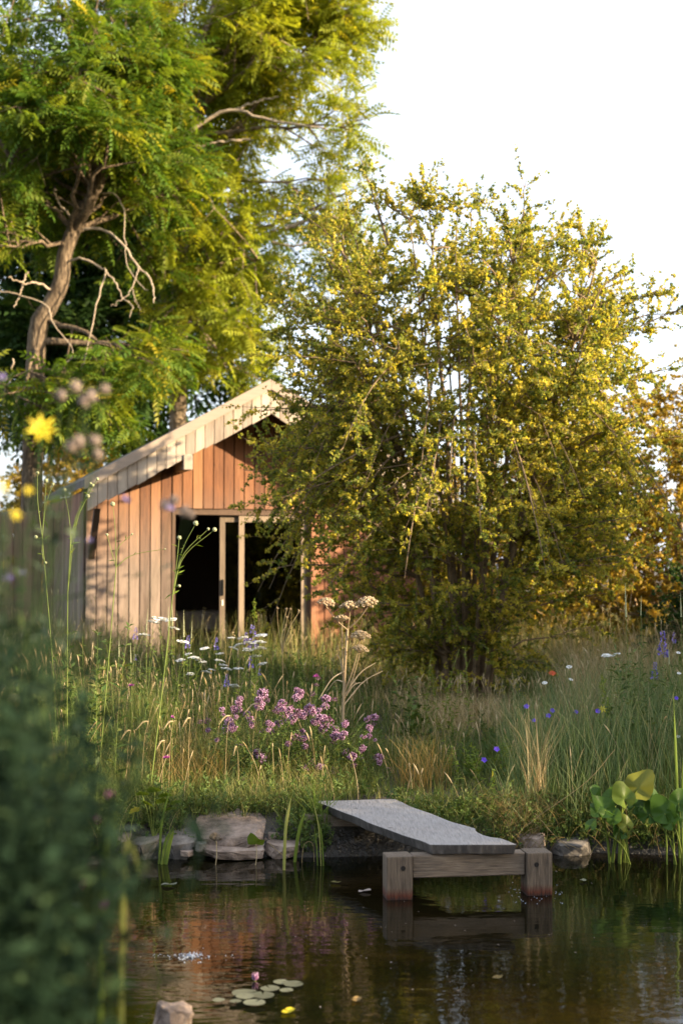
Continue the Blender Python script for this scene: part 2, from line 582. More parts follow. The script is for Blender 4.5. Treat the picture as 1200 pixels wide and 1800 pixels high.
def lobed_leaf_t(w, L):
    """Six-cornered leaf with toothed shoulders (3 quads)."""
    V = np.array([[0, 0, 0], [.28 * w, .25 * L, .05 * w], [.5 * w, .6 * L, .1 * w], [.15 * w, .66 * L, .04 * w], [0, L, -.05 * L],
                  [-.15 * w, .66 * L, .04 * w], [-.5 * w, .6 * L, .1 * w], [-.28 * w, .25 * L, .05 * w], [0, .45 * L, 0]], float)
    F = np.array([[0, 1, 8, 7], [1, 2, 3, 8], [8, 3, 4, 5], [7, 8, 5, 6]])
    return V, F


def pinnate_t(L=0.46, pairs=6, ll=0.135, lw=0.050):
    V, F = [], []

    def q(base, d, l, w, up):
        d = d / np.linalg.norm(d)
        side = np.cross(d, up)
        side /= np.linalg.norm(side)
        i = len(V)
        V.extend([base, base + d * l * .4 + side * w / 2, base + d * l - up * l * .12, base + d * l * .4 - side * w / 2])
        F.append([i, i + 1, i + 2, i + 3])
    for k in range(pairs):
        t = .18 + .78 * k / (pairs - 1)
        b = np.array([0, t * L, -.30 * L * t * t])
        tan = unit(np.array([0, 1, -.6 * t]))
        s = ll * (1 - .35 * abs(t - .5) * 1.6)
        for sg in (-1, 1):
            q(b, np.array([sg * .9, 0, 0]) + tan * .5 + np.array([0, 0, -.18]), s, lw, np.array([0, 0, 1.]))
    q(np.array([0, L, -.3 * L]), np.array([0, 1., -.6]), ll, lw, np.array([0, .5, .85]))
    # the stalk
    i = len(V)
    V.extend([np.array([-.003, 0, 0]), np.array([.003, 0, 0]), np.array([.002, L * .98, -.29 * L]), np.array([-.002, L * .98, -.29 * L])])
    F.append([i, i + 1, i + 2, i + 3])
    return np.array(V), np.array(F)


def blob_t(n=0, r=1.0):
    bm = bmesh.new()
    bmesh.ops.create_icosphere(bm, subdivisions=max(1, n), radius=r)
    V = np.array([v.co[:] for v in bm.verts])
    F = np.array([[v.index for v in f.verts] for f in bm.faces])
    bm.free()
    return V, F


OCT_V = np.array([[1, 0, 0], [0, 1, 0], [-1, 0, 0], [0, -1, 0], [0, 0, 1], [0, 0, -1]], float)
OCT_F = np.array([[0, 1, 4], [1, 2, 4], [2, 3, 4], [3, 0, 4], [1, 0, 5], [2, 1, 5], [3, 2, 5], [0, 3, 5]])


def box_mesh(name, x0, x1, y0, y1, z0, z1, mat, bevel=0.0, top=None):
    """Box; top=(z at x0, z at x1) slopes its upper face."""
    bm = bmesh.new()
    ta, tb = top if top else (z1, z1)
    co = [(x0, y0, z0), (x1, y0, z0), (x1, y1, z0), (x0, y1, z0), (x0, y0, ta), (x1, y0, tb), (x1, y1, tb), (x0, y1, ta)]
    v = [bm.verts.new(c) for c in co]
    for f in ((3, 2, 1, 0), (4, 5, 6, 7), (0, 1, 5, 4), (1, 2, 6, 5), (2, 3, 7, 6), (3, 0, 4, 7)):
        bm.faces.new([v[i] for i in f])
    if bevel:
        bmesh.ops.bevel(bm, geom=list(bm.edges), offset=bevel, segments=1, affect='EDGES', profile=.5)
    me = bpy.data.meshes.new(name)
    bm.to_mesh(me)
    bm.free()
    me.materials.append(mat)
    return me


def prism_mesh(name, poly, y0, y1, mat, bevel=0.0):
    """Polygon in the XZ plane pushed from y0 to y1."""
    bm = bmesh.new()
    a = [bm.verts.new((x, y0, z)) for x, z in poly]
    b = [bm.verts.new((x, y1, z)) for x, z in poly]
    bm.faces.new(a)
    bm.faces.new(list(reversed(b)))
    k = len(poly)
    for i in range(k):
        bm.faces.new([a[(i + 1) % k], a[i], b[i], b[(i + 1) % k]])
    bmesh.ops.recalc_face_normals(bm, faces=bm.faces)
    if bevel:
        bmesh.ops.bevel(bm, geom=list(bm.edges), offset=bevel, segments=1, affect='EDGES', profile=.5)
    me = bpy.data.meshes.new(name)
    bm.to_mesh(me)
    bm.free()
    me.materials.append(mat)
    return me


# ------------------------------------------------------------------ ground and water
PCX, PCY, PA, PB = 2.5, 6.6, 5.4, 2.95


def shore(x, y):
    x, y = np.asarray(x, float), np.asarray(y, float)
    g = ((np.abs(x - PCX) / PA) ** 4 + (np.abs(y - PCY) / PB) ** 4) ** .25
    return (g - 1) * 3.0 + .05 * np.sin(2.3 * x + .7) + .03 * np.sin(5.1 * x + y)


def gh(x, y):
    x, y = np.asarray(x, float), np.asarray(y, float)
    d = shore(x, y)
    out = .27 * (1 - np.exp(-np.maximum(d, 0) / .16)) + .37 * np.clip((d - .3) / 9.5, 0, 1)
    out = out + (.03 * np.sin(1.7 * x + .4) * np.sin(1.3 * y)) * np.clip(d, 0, 1) * np.clip((24 - y) / 6, .1, 1)
    inn = -.7 * (1 - np.exp(np.minimum(d, 0) / .45))
    return np.where(d > 0, out, inn)


def build_ground():
    xs = np.concatenate([np.linspace(-600, -30, 8), np.linspace(-20, -7, 12), np.linspace(-6, 9, 121), np.linspace(10, 22, 12), np.linspace(30, 600, 8)])
    ys = np.concatenate([np.linspace(-600, -30, 8), np.linspace(-20, -2, 10), np.concatenate([np.linspace(-1, 9, 51)[:-1], np.linspace(9, 11, 41)[:-1], np.linspace(11, 24, 53)]), np.linspace(26, 50, 12), np.linspace(60, 900, 10)])
    X, Y = np.meshgrid(xs, ys)
    Z = gh(X, Y)
    V = np.stack([X, Y, Z], -1).reshape(-1, 3)
    w = len(xs)
    i, j = np.meshgrid(np.arange(len(xs) - 1), np.arange(len(ys) - 1))
    q = (j * w + i).ravel()
    F = np.stack([q, q + 1, q + w + 1, q + w], -1)
    o = NB().add(V, F).build('ground', M['ground'], smooth=True)
    tag(o, kind='structure')
    a = np.linspace(0, 2 * math.pi, 73)[:-1]
    r = np.abs(np.cos(a)) ** .5 * np.sign(np.cos(a)), np.abs(np.sin(a)) ** .5 * np.sign(np.sin(a))
    V = np.stack([PCX + (PA + .35) * r[0], PCY + (PB + .35) * r[1], np.zeros(72)], -1)
    bm = bmesh.new()
    bm.faces.new([bm.verts.new(v) for v in V])
    me = bpy.data.meshes.new('water')
    bm.to_mesh(me)
    bm.free()
    me.materials.append(M['water'])
    tag(link('water', me), kind='structure')


build_ground()

# ------------------------------------------------------------------ cabin
CAB = (-3.42, 19.0, 0.62)
CAB_ROT = R(18)


def build_cabin():
    c = thing('garden_cabin', 'larch-clad garden cabin with pale barge boards and dark sliding doors', 'cabin', CAB, CAB_ROT)
    W, DEP, base = 4.78, 4.2, 0.0
    eave = 2.34                                       # wall height at the eaves (local z)
    sl = 0.548
    xd0, xd1, zd = 1.17, 3.13, 2.08                   # door opening

    def top(x):
        return eave + sl * (x if x < W / 2 else W - x)
    # front wall: backing with an opening, then each board proud of it
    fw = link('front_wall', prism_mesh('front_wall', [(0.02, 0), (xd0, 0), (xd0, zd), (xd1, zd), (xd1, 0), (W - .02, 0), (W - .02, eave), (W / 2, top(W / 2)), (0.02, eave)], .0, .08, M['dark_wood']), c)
    bw, gap = .145, .013
    x = 0.0
    while x < W - .02:
        x0, x1 = x + gap / 2, min(x + bw - gap / 2, W)
        yo = -.022 - random.uniform(0, .004)
        t0, t1 = top(x0) - .01, top(x1) - .01
        segs = []
        for a, b in ((x0, x1),):
            if b <= xd0 + .02 or a >= xd1 - .02:
                segs.append((a, b, .0))
            elif a < xd0 < b:
                segs.append((a, xd0, .0))
                segs.append((xd0 + .004, b, zd + .03))
            elif a < xd1 < b:
                segs.append((a, xd1 - .004, zd + .03))
                segs.append((xd1, b, .0))
            else:
                segs.append((a, b, zd + .03))
        for a, b, z0 in segs:
            if b - a > .03:
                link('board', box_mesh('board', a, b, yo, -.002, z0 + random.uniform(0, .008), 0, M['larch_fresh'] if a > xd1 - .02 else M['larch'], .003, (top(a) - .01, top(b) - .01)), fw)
        x += bw
    # side wall
    sw = link('side_wall', box_mesh('side_wall', 0, .08, .09, DEP, 0, eave, M['dark_wood']), c)
    y = .02
    while y < DEP:
        link('board', box_mesh('board', -.024 - random.uniform(0, .004), -.002, y + .005, min(y + bw - .005, DEP), 0, eave - .02, M['larch'], .003), sw)
        y += bw
    rw = link('side_wall', box_mesh('side_wall', W - .08, W, .09, DEP, 0, eave, M['larch']), c)
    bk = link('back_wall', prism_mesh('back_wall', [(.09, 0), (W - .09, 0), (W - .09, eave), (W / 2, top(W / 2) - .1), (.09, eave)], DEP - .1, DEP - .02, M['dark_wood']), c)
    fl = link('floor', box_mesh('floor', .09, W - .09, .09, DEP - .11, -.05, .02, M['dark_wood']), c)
    link('plinth', box_mesh('plinth', .03, W - .03, .02, DEP, -.35, -.052, M['roof']), c)
    # roof: two slabs meeting at the ridge
    o = .62
    th = .10
    e = .06
    zr = top(W / 2) + .06
    for s in (0, 1):
        xe = -e if s == 0 else W + e
        ze = zr - sl * (W / 2 + e)
        poly = [(xe, ze), (W / 2, zr), (W / 2, zr + th), (xe, ze + th)]
        rf = link('roof', prism_mesh('roof', poly, -o + .05, DEP + .3, M['roof']), c)
        # verge: sloping cap over a row of short upright boards
        n = 19
        hb = .36
        for k in range(n):
            f0, f1 = k / n, (k + 1) / n
            a = xe + (W / 2 - xe) * f0
            b = xe + (W / 2 - xe) * f1
            g = .004 if s == 0 else -.004
            za, zb = ze + (zr - ze) * f0 + th * .35, ze + (zr - ze) * f1 + th * .35
            dz = random.uniform(-.012, .012)
            poly = [(a + g, za - hb + dz), (b - g, zb - hb + dz), (b - g, zb), (a + g, za)]
            link('barge_board', prism_mesh('barge_board', poly, -o + .012 - random.uniform(0, .004), -o + .046, M['larch_grey'], .003), rf)
        sgn = 1 if s == 0 else -1
        poly = [(xe - sgn * .04, ze - .05), (W / 2, zr + .0), (W / 2, zr + th + .05), (xe - sgn * .04, ze + th)]
        link('verge_cap', prism_mesh('verge_cap', poly, -o - .035, -o + .010, M['cap_wood'], .004), rf)
        # purlin end under the boards and the bracket at the corner
        px = (1.26 if s == 0 else W - 1.26)
        zp = ze + (zr - ze) * abs(px - xe) / (W / 2 + e)
        link('purlin', box_mesh('purlin', px - .06, px + .06, -o - .012, -.03, zp - hb - .13, zp - hb + .07, M['larch_grey'], .004), rf)
    bx = prism_mesh('bracket', [(-.55, 1.95), (-.47, 1.95), (-.03, 1.45), (-.03, 1.30)], .10, .18, M['dark_wood'])
    b = link('bracket', bx, c, rot=(0, 0, R(90)))
    b.location = (.22, .0, .12)
    # sliding door: frame round the opening, fixed pane, sliding pane pushed to the right
    link('door_frame', prism_mesh('door_frame', [(xd0 + .002, .0), (xd0 + .045, .0), (xd0 + .045, zd - .05), (xd1 - .045, zd - .05), (xd1 - .045, 0), (xd1 - .002, 0), (xd1 - .002, zd - .002), (xd0 + .002, zd - .002)], -.012, .10, M['dark_wood']), c)
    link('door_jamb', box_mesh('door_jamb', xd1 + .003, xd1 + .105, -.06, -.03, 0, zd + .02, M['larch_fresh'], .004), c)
    for nm, xa, xb, yy in (('fixed_panel', 2.11, xd1 - .048, .008), ('sliding_panel', 1.85, 2.86, .052)):
        za, zb = .025, zd - .055
        fr = .075
        bm = bmesh.new()
        me = bpy.data.meshes.new(nm)
        vs_ = []
        for (p, q) in (((xa, za), (xb, zb)), ((xa + fr, za + .12), (xb - fr, zb - .09))):
            for yv in (yy, yy + .04):
                vs_.append([bm.verts.new(v) for v in ((p[0], yv, p[1]), (q[0], yv, p[1]), (q[0], yv, q[1]), (p[0], yv, q[1]))])
        of, ob, inf, inb = vs_
        for i in range(4):
            j = (i + 1) % 4
            bm.faces.new([of[i], of[j], inf[j], inf[i]])
            bm.faces.new([ob[j], ob[i], inb[i], inb[j]])
            bm.faces.new([of[j], of[i], ob[i], ob[j]])
            bm.faces.new([inf[i], inf[j], inb[j], inb[i]])
        bmesh.ops.recalc_face_normals(bm, faces=bm.faces)
        bm.to_mesh(me)
        bm.free()
        me.materials.append(M['door_frame'])
        pn = link(nm, me, c)
        link('glass_pane', box_mesh('glass_pane', xa + fr - .01, xb - fr + .01, yy + .016, yy + .022, za + .11, zb - .08, M['glass']), pn)
        if nm == 'sliding_panel':
            link('handle', box_mesh('handle', xa + .024, xa + .052, yy - .022, yy - .002, .92, 1.14, M['metal'], .005), pn)
            link('lock', box_mesh('lock', xa + .026, xa + .050, yy - .010, yy - .002, .78, .86, M['white_paint'], .003), pn)
    return c


cabin = build_cabin()


def cab_local(x, y, z):
    c, s = math.cos(CAB_ROT), math.sin(CAB_ROT)
    return (CAB[0] + x * c - y * s, CAB[1] + x * s + y * c, CAB[2] + z)


def build_interior():
    b = thing('daybed', 'low daybed with pale cover standing inside the open cabin door', 'bed', cab_local(.5, 2.2, .02), CAB_ROT)
    link('base', box_mesh('base', 0, 2.0, .02, .9, 0.0, .30, M['dark_wood'], .01), b)
    link('mattress', box_mesh('mattress', .01, 1.99, .0, .9, .302, .62, M['linen'], .05), b)
    link('pillow', box_mesh('pillow', .05, .5, .2, .75, .622, .76, M['linen'], .05), b)
    w = thing('white_strip', 'made-up narrow white strip for a pale mark in the fixed glass door', 'board', cab_local(2.52, .55, .02), CAB_ROT)  # invented solid strip in place of an unidentified white mark in the pane
    link('panel', box_mesh('panel', 0, .06, 0, .03, .75, 1.28, M['white_paint'], .004), w)
    link('foot', box_mesh('foot', .015, .045, .005, .025, 0, .748, M['dark_wood'], .004), w)


build_interior()


def build_fence():
    f = thing('board_fence', 'brown upright board fence in shade left of the cabin', 'fence', (-6.9, 22.0, .6), R(4))
    for i in range(17):
        link('board', box_mesh('board', i * .15 + .004, i * .15 + .146, 0, .022, 0, 2.2 + random.uniform(-.02, .02), M['old_wood'], .003), f)
    for z in (.4, 1.7):
        link('rail', box_mesh('rail', 0, 2.55, .024, .07, z, z + .09, M['dark_wood']), f)
    for xx in (.0, 1.25, 2.45):
        link('post', box_mesh('post', xx, xx + .1, .072, .17, -.2, 2.25, M['dark_wood']), f)


build_fence()


# ------------------------------------------------------------------ jetty
def build_jetty():
    zt, zb = .307, .250
    a, b, cc, d = (-.197, 9.86), (.505, 8.30), (1.017, 8.31), (.357, 9.93)
    ox, oy = .62, 8.33
    j = thing('jetty', 'small weathered plank jetty on two square posts at the pond edge', 'jetty', (ox, oy, 0))
    # thick waney plank, subdivided along its edges
    n = 26
    L, Rr = [], []
    for k in range(n + 1):
        t = k / n
        w = .010 * math.sin(9 * t + 1) + .006 * math.sin(23 * t)
        L.append(((b[0] + (a[0] - b[0]) * t) + w * .6, b[1] + (a[1] - b[1]) * t + w * .3))
        wv = .012 * math.sin(7 * t + .5) + .005 * math.sin(19 * t + 2) - (.045 if .12 < t < .30 else 0) * math.sin((t - .12) / .18 * math.pi) ** .5 if .12 < t < .30 else .012 * math.sin(7 * t + .5) + .005 * math.sin(19 * t + 2)
        wv *= min(1, t * 8)
        Rr.append(((cc[0] + (d[0] - cc[0]) * t) + wv, cc[1] + (d[1] - cc[1]) * t + wv * .4))
    nb_v = []
    bm = bmesh.new()
    rows = []
    m = 8
    for k in range(n + 1):
        row = []
        for i in range(m + 1):
            f = i / m
            x = L[k][0] + (Rr[k][0] - L[k][0]) * f
            y = L[k][1] + (Rr[k][1] - L[k][1]) * f
            z = zt + .004 * mnoise.noise(Vector((x * 4, y * 4, 0)))
            row.append((x - ox, y - oy, z))
        rows.append(row)
    tv = [[bm.verts.new(p) for p in r] for r in rows]
    bv = [[bm.verts.new((p[0] + (.012 if i == 0 else (-.018 if i == m else 0)), p[1], zb + .006 * mnoise.noise(Vector((p[0] * 6, p[1] * 6, 3))))) for i, p in enumerate(r)] for r in rows]
    for k in range(n):
        for i in range(m):
            bm.faces.new([tv[k][i], tv[k][i + 1], tv[k + 1][i + 1], tv[k + 1][i]])
            bm.faces.new([bv[k][i], bv[k + 1][i], bv[k + 1][i + 1], bv[k][i + 1]])
        bm.faces.new([tv[k][0], tv[k + 1][0], bv[k + 1][0], bv[k][0]])
        bm.faces.new([tv[k + 1][m], tv[k][m], bv[k][m], bv[k + 1][m]])
    for i in range(m):
        bm.faces.new([tv[0][i + 1], tv[0][i], bv[0][i], bv[0][i + 1]])
        bm.faces.new([tv[n][i], tv[n][i + 1], bv[n][i + 1], bv[n][i]])
    bmesh.ops.recalc_face_normals(bm, faces=bm.faces)
    edges = [e for e in bm.edges if len(e.link_faces) == 2 and e.calc_face_angle(0) > .8]
    bmesh.ops.bevel(bm, geom=edges, offset=.006, segments=2, affect='EDGES', profile=.5)
    me = bpy.data.meshes.new('plank')
    bm.to_mesh(me)
    bm.free()
    me.materials.append(M['jetty_top'])
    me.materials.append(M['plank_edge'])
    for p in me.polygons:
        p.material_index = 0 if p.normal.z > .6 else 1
    link('plank', me, j)
    ang = math.atan2(.11, .82)
    # posts with a drilled hole, tops at .247
    for (px, py, hx, nm) in ((.325, 8.33, .105, 'near'), (1.145, 8.44, .065, 'far')):
        bm = bmesh.new()
        hw = .076
        for v in bmesh.ops.create_cube(bm, size=1.0)['verts']:
            v.co = Vector((v.co.x * hw * 2, v.co.y * hw * 2, (v.co.z + .5) * .747 - .5))
        bmesh.ops.bevel(bm, geom=list(bm.edges), offset=.007, segments=2, affect='EDGES', profile=.6)
        me = bpy.data.meshes.new('post')
        bm.to_mesh(me)
        bm.free()
        me.materials.append(M['jetty_post'])
        po = link('post', me, j, (px - ox, py - oy, 0), (0, 0, ang))
        bm = bmesh.new()
        bmesh.ops.create_cone(bm, cap_ends=True, segments=14, radius1=.014, radius2=.014, depth=.006, matrix=Matrix.Translation((hx - .085, -hw - .0005, .18)) @ Matrix.Rotation(math.pi / 2, 4, 'X'))
        me = bpy.data.meshes.new('bolt_hole')
        bm.to_mesh(me)
        bm.free()
        me.materials.append(M['hole'])
        link('bolt_hole', me, po)
    be = link('beam', box_mesh('beam', -.334, .334, -.045, .055, .115, .246, M['jetty_beam'], .006), j, (.735 - ox, 8.385 - oy, 0), (0, 0, ang))
    link('rear_bearer', box_mesh('rear_bearer', -.36, .36, -.06, .06, .12, .248, M['jetty_beam'], .006), j, (.10 - ox, 9.72 - oy, 0), (0, 0, R(5)))


build_jetty()


# ------------------------------------------------------------------ stones
def stone_mesh(name, sx, sy, sz, seed, mat, rough=.05, flat=.72):
    """Angular rock: hull of scattered points, edges worn, faces roughened."""
    r = random.Random(seed * 17 + 3)
    bm = bmesh.new()
    for k in range(30):
        a = k * 2.399 + r.uniform(-.3, .3)
        rad = r.uniform(.80, 1.0)
        z = r.choice((-1, 1)) * r.uniform(.62, 1.0)
        e = 1.0 if k % 3 else .62
        ca, sa = math.cos(a), math.sin(a)
        q = (abs(ca) ** 3 + abs(sa) ** 3) ** (-1 / 3)
        bm.verts.new((ca * q * rad * e, sa * q * rad * e, z))
    bmesh.ops.convex_hull(bm, input=list(bm.verts))
    loose = [v for v in bm.verts if not v.link_faces]
    bmesh.ops.delete(bm, geom=loose, context='VERTS')
    bmesh.ops.bevel(bm, geom=list(bm.edges), offset=.05, segments=1, affect='EDGES', profile=.6)
    bmesh.ops.triangulate(bm, faces=list(bm.faces))
    long_e = [e for e in bm.edges if e.calc_length() > .35]
    bmesh.ops.subdivide_edges(bm, edges=long_e, cuts=2, use_grid_fill=True)
    bmesh.ops.triangulate(bm, faces=list(bm.faces))
    off = Vector((seed * 7.3, seed * 3.1, seed * 1.7))
    for v in bm.verts:
        c = v.co.copy()
        d = mnoise.noise(c * 2.2 + off) * rough * 1.4 + mnoise.noise(c * 5 + off) * rough
        strata = .03 * math.sin(c.z * 9 + 2.5 * mnoise.noise(c * 1.4 + off))
        c = c * (1 + d)
        c.x *= 1 + strata
        c.y *= 1 + strata
        v.co = Vector((c.x * sx, c.y * sy, c.z * sz))
    me = bpy.data.meshes.new(name)
    bm.to_mesh(me)
    bm.free()
    me.materials.append(mat)
    return me


STONES = [
    # px left, px right, py top, py bottom, D, depth half, tilt x, material, label
    (340, 478, 1440, 1484, 9.62, .28, 14, 'stone', 'large pale flat stone slab, highest on the pond edge'),
    (224, 286, 1462, 1500, 9.52, .20, 12, 'grey_stone', 'grey rounded stone at the left end of the pond edge stones'),
    (276, 350, 1460, 1494, 9.55, .22, 13, 'grey_stone', 'smooth grey stone touching the left side of the large pale slab'),
    (340, 470, 1484, 1506, 9.42, .15, 4, 'stone', 'thin ledge stone lying under the large pale slab at the water'),
    (342, 364, 1478, 1495, 9.38, .05, 3, 'grey_stone', 'small grey stone wedged below the corner of the large slab'),
    (464, 528, 1477, 1503, 9.48, .12, 5, 'stone', 'low tan stone right of the ledge stone, behind the pale reed blade'),
    (468, 492, 1459, 1480, 9.60, .06, 6, 'stone', 'small brown stone right beside the large pale slab'),
    (522, 566, 1438, 1500, 9.68, .13, 5, 'grey_stone', 'dark grey boulder in shadow next to the jetty plank'),
    (316, 340, 1492, 1503, 9.36, .05, 2, 'stone', 'tiny flat chip of stone at the waterline left of the ledge'),
    (268, 345, 1432, 1456, 9.82, .14, 6, 'stone', 'reddish stone behind the grey stones, half under leaves'),
    (182, 232, 1458, 1506, 9.50, .16, 4, 'grey_stone', 'dim grey stone half hidden by the blurred foreground plants'),
    (560, 618, 1452, 1502, 9.72, .14, 3, 'grey_stone', 'dark wet stone in the shade under the jetty plank'),
    (610, 668, 1468, 1503, 9.66, .12, 3, 'grey_stone', 'low wet stone deep under the middle of the jetty plank'),
    (905, 962, 1462, 1500, 9.62, .12, 4, 'stone', 'mossy ochre stone in the bank right of the jetty end'),
    (965, 1040, 1474, 1503, 9.60, .14, 4, 'grey_stone', 'dark earthy stone under the roots left of the marsh plant'),
]
for i, (x0, x1, y0, y1, D, dh, tilt, mt, lab) in enumerate(STONES):
    A, B = P(x0, y1, D), P(x1, y0, D)
    sx, sz = (B[0] - A[0]) / 2, (B[2] - A[2]) / 2
    sz = max(sz, .02)
    o = link('stone', stone_mesh('stone', sx * 1.0, dh, sz * .95, i + 1, M[mt]), None, ((A[0] + B[0]) / 2, D + dh * .2, (A[2] + B[2]) / 2 - .01), (R(tilt), R(random.uniform(-3, 3)), R(random.uniform(-8, 8))))
    tag(o, lab, 'stone', 'stones along the pond edge')
pr = P(303, 1800, 5.95)
o = link('rock', stone_mesh('rock', .085, .08, .085, 33, M['stone'], .12), None, (pr[0], 5.98, .005), (0, R(14), R(20)))
tag(o, 'blurred grey rock poking out of the water at the bottom edge', 'rock')

# ------------------------------------------------------------------ trees and shrubs
def ell_len(S, D, C, Rd):
    """Distance from S along D to the ellipsoid (centre C, radii Rd)."""
    s, d = (S - C) / Rd, D / Rd
    a = (d * d).sum(-1)
    b = 2 * (s * d).sum(-1)
    c = (s * s).sum(-1) - 1
    disc = np.maximum(b * b - 4 * a * c, 0)
    return np.maximum((-b + np.sqrt(disc)) / (2 * a), .15)


def pick(curves, tmin, tmax, k):
    """k points and tangents on each of m curves (m,s,3)."""
    m, s, _ = curves.shape
    t = rng.uniform(tmin, tmax, (m, k)) * (s - 1)
    i = np.minimum(t.astype(int), s - 2)
    f = (t - i)[..., None]
    idx = np.arange(m)[:, None]
    a, b = curves[idx, i], curves[idx, i + 1]
    return (a + (b - a) * f).reshape(-1, 3), unit(b - a).reshape(-1, 3), (t / (s - 1)).reshape(-1)


def thorn(name, label, base, C, Rd, leafmat, stems=12, k2=26, k3=11, k4=13, leaf=.034, group=None, tri=3, seed=1, skirt=0, spray=.5, cat='shrub', vbias=0.0, reach=()):
    global rng
    rng = np.random.default_rng(seed)
    base, C, Rd = map(lambda v: np.array(v, float), (base, C, Rd))
    root = thing(name, label, cat, base, 0, group)
    wood, lv = NB(), NB()
    ang = np.arange(stems) / stems * 2 * math.pi + rng.uniform(-.3, .3, stems)
    rad = np.sqrt(rng.uniform(.02, 1, stems))
    tgt = C + np.stack([np.cos(ang) * rad * Rd[0] * .74, np.sin(ang) * rad * Rd[1] * .74, Rd[2] * np.sqrt(np.maximum(1 - (rad * .85) ** 2, .1)) * .76], -1)
    S = base + np.stack([np.cos(ang) * .28, np.sin(ang) * .28, np.zeros(stems)], -1) * rad[:, None]
    t = np.linspace(0, 1, 12)[None, :, None]
    mid = S + (tgt - S) * np.array([.30, .30, .55])
    st = (1 - t) ** 2 * S[:, None] + 2 * t * (1 - t) * mid[:, None] + t * t * tgt[:, None]
    st = st + np.cumsum(rng.normal(0, .025, st.shape), axis=1) * np.linspace(0, 1, 12)[None, :, None]
    tubes(wood, st, np.linspace(.042, .007, 12)[None].repeat(stems, 0) * rng.uniform(.6, 1.2, (stems, 1)), 6)
    # branch tips spread evenly through an uneven crown volume, each grown from the nearest lower stem
    nt = stems * k2
    u = rdir(nt)
    lump = np.array([mnoise.noise(Vector(v * 1.9) + Vector((seed * 3.3, 0, 0))) for v in u])
    lump2 = np.array([mnoise.noise(Vector(v * 4.5) + Vector((0, seed * 5.1, 0))) for v in u])
    rr = rng.uniform(.12, 1.0, nt) ** .42 * (1 + .16 * lump + .12 * lump2)
    sq = (np.abs(u) ** 2.1).sum(-1) ** (-1 / 2.1)
    tip = C + u * (rr * sq)[:, None] * Rd
    sp = st[:, 1:].reshape(-1, 3)
    dv = tip[:, None, :] - sp[None]
    cost = np.linalg.norm(dv * np.array([1, 1, .8]), axis=-1) + np.where(dv[..., 2] < .05, .9, 0) + rng.uniform(0, .35, (nt, len(sp)))
    p = sp[cost.argmin(1)]
    Lm = np.linalg.norm(tip - p, axis=-1)
    d = unit(tip - p + np.array([0, 0, .10]) * Lm[:, None])
    bend = rdir(nt) * .12 + np.array([0, 0, -.10])
    c2 = curve(p, d, Lm, bend, 8)
    c2 += rng.normal(0, .015, c2.shape)
    if skirt:
        ks = skirt
        a = rng.uniform(0, 2 * math.pi, ks)
        h = rng.uniform(-.15, .25, ks)
        ps = C + np.stack([np.cos(a) * .4 * Rd[0], np.sin(a) * .4 * Rd[1], h * Rd[2]], -1)
        dd = unit(np.stack([np.cos(a), np.sin(a), rng.uniform(-.2, .3, ks)], -1))
        cs = curve(ps, dd, rng.uniform(.8, 1.5, ks), np.stack([np.zeros(ks), np.zeros(ks), rng.uniform(-1.2, -.5, ks)], -1), 8)
        c2 = np.concatenate([c2, cs])
    for (s_, e_) in reach:
        s_, e_ = np.array(s_), np.array(e_)
        c2 = np.concatenate([c2, np.repeat(curve(s_[None], unit(e_ - s_)[None], [np.linalg.norm(e_ - s_)], np.array([[0, 0, -.12]]), 8), 1, 0)])
    tubes(wood, c2, np.linspace(.014, .003, 8)[None].repeat(len(c2), 0) * rng.uniform(.6, 1.3, (len(c2), 1)), 4)
    p, tan, tt = pick(c2, .15, 1.0, k3)
    d = unit(tan * .9 + rdir(len(p)) * .9 + np.array([0, 0, .05]))
    L3 = rng.uniform(.18, .55, len(p)) * (1.15 - .4 * tt)
    L3 = np.where(rng.random(len(p)) < .04 * spray * 2, L3 * 1.7, L3)
    c3 = curve(p, d, L3, rdir(len(p)) * .15 + np.array([0, 0, -.05]), 3)
    tubes(wood, c3, np.linspace(.0045, .0015, 3)[None].repeat(len(c3), 0), 3)
    q, tan, tt = pick(c3, .08, 1.02, k4)
    twig_v = np.repeat(rng.uniform(0, 1, len(c3)) ** 1.2, k4)
    ground_ok = q[:, 2] > gh(q[:, 0], q[:, 1]) + .05
    q, tan, twig_v = q[ground_ok], tan[ground_ok], twig_v[ground_ok]
    tV, tF = leaf_t(.85, 1.0, .3), LEAF_F
    for _ in range(tri):
        off = rdir(len(q)) * rng.uniform(.0, .022, (len(q), 1))
        d = unit(tan * .4 + rdir(len(q)))
        v = np.clip(twig_v * .55 + rng.normal(.28 + vbias, .16, len(q)), 0, 1)
        inst(lv, tV, tF, q + off, frames(d, rng.uniform(0, 6.28, len(q))), leaf * rng.uniform(.6, 1.25, len(q)), v)
    wood.build('trunk', M['thorn_bark'], root, base)
    cr = lv.build('crown', leafmat, root, base)
    cr['kind'] = 'stuff'
    return root


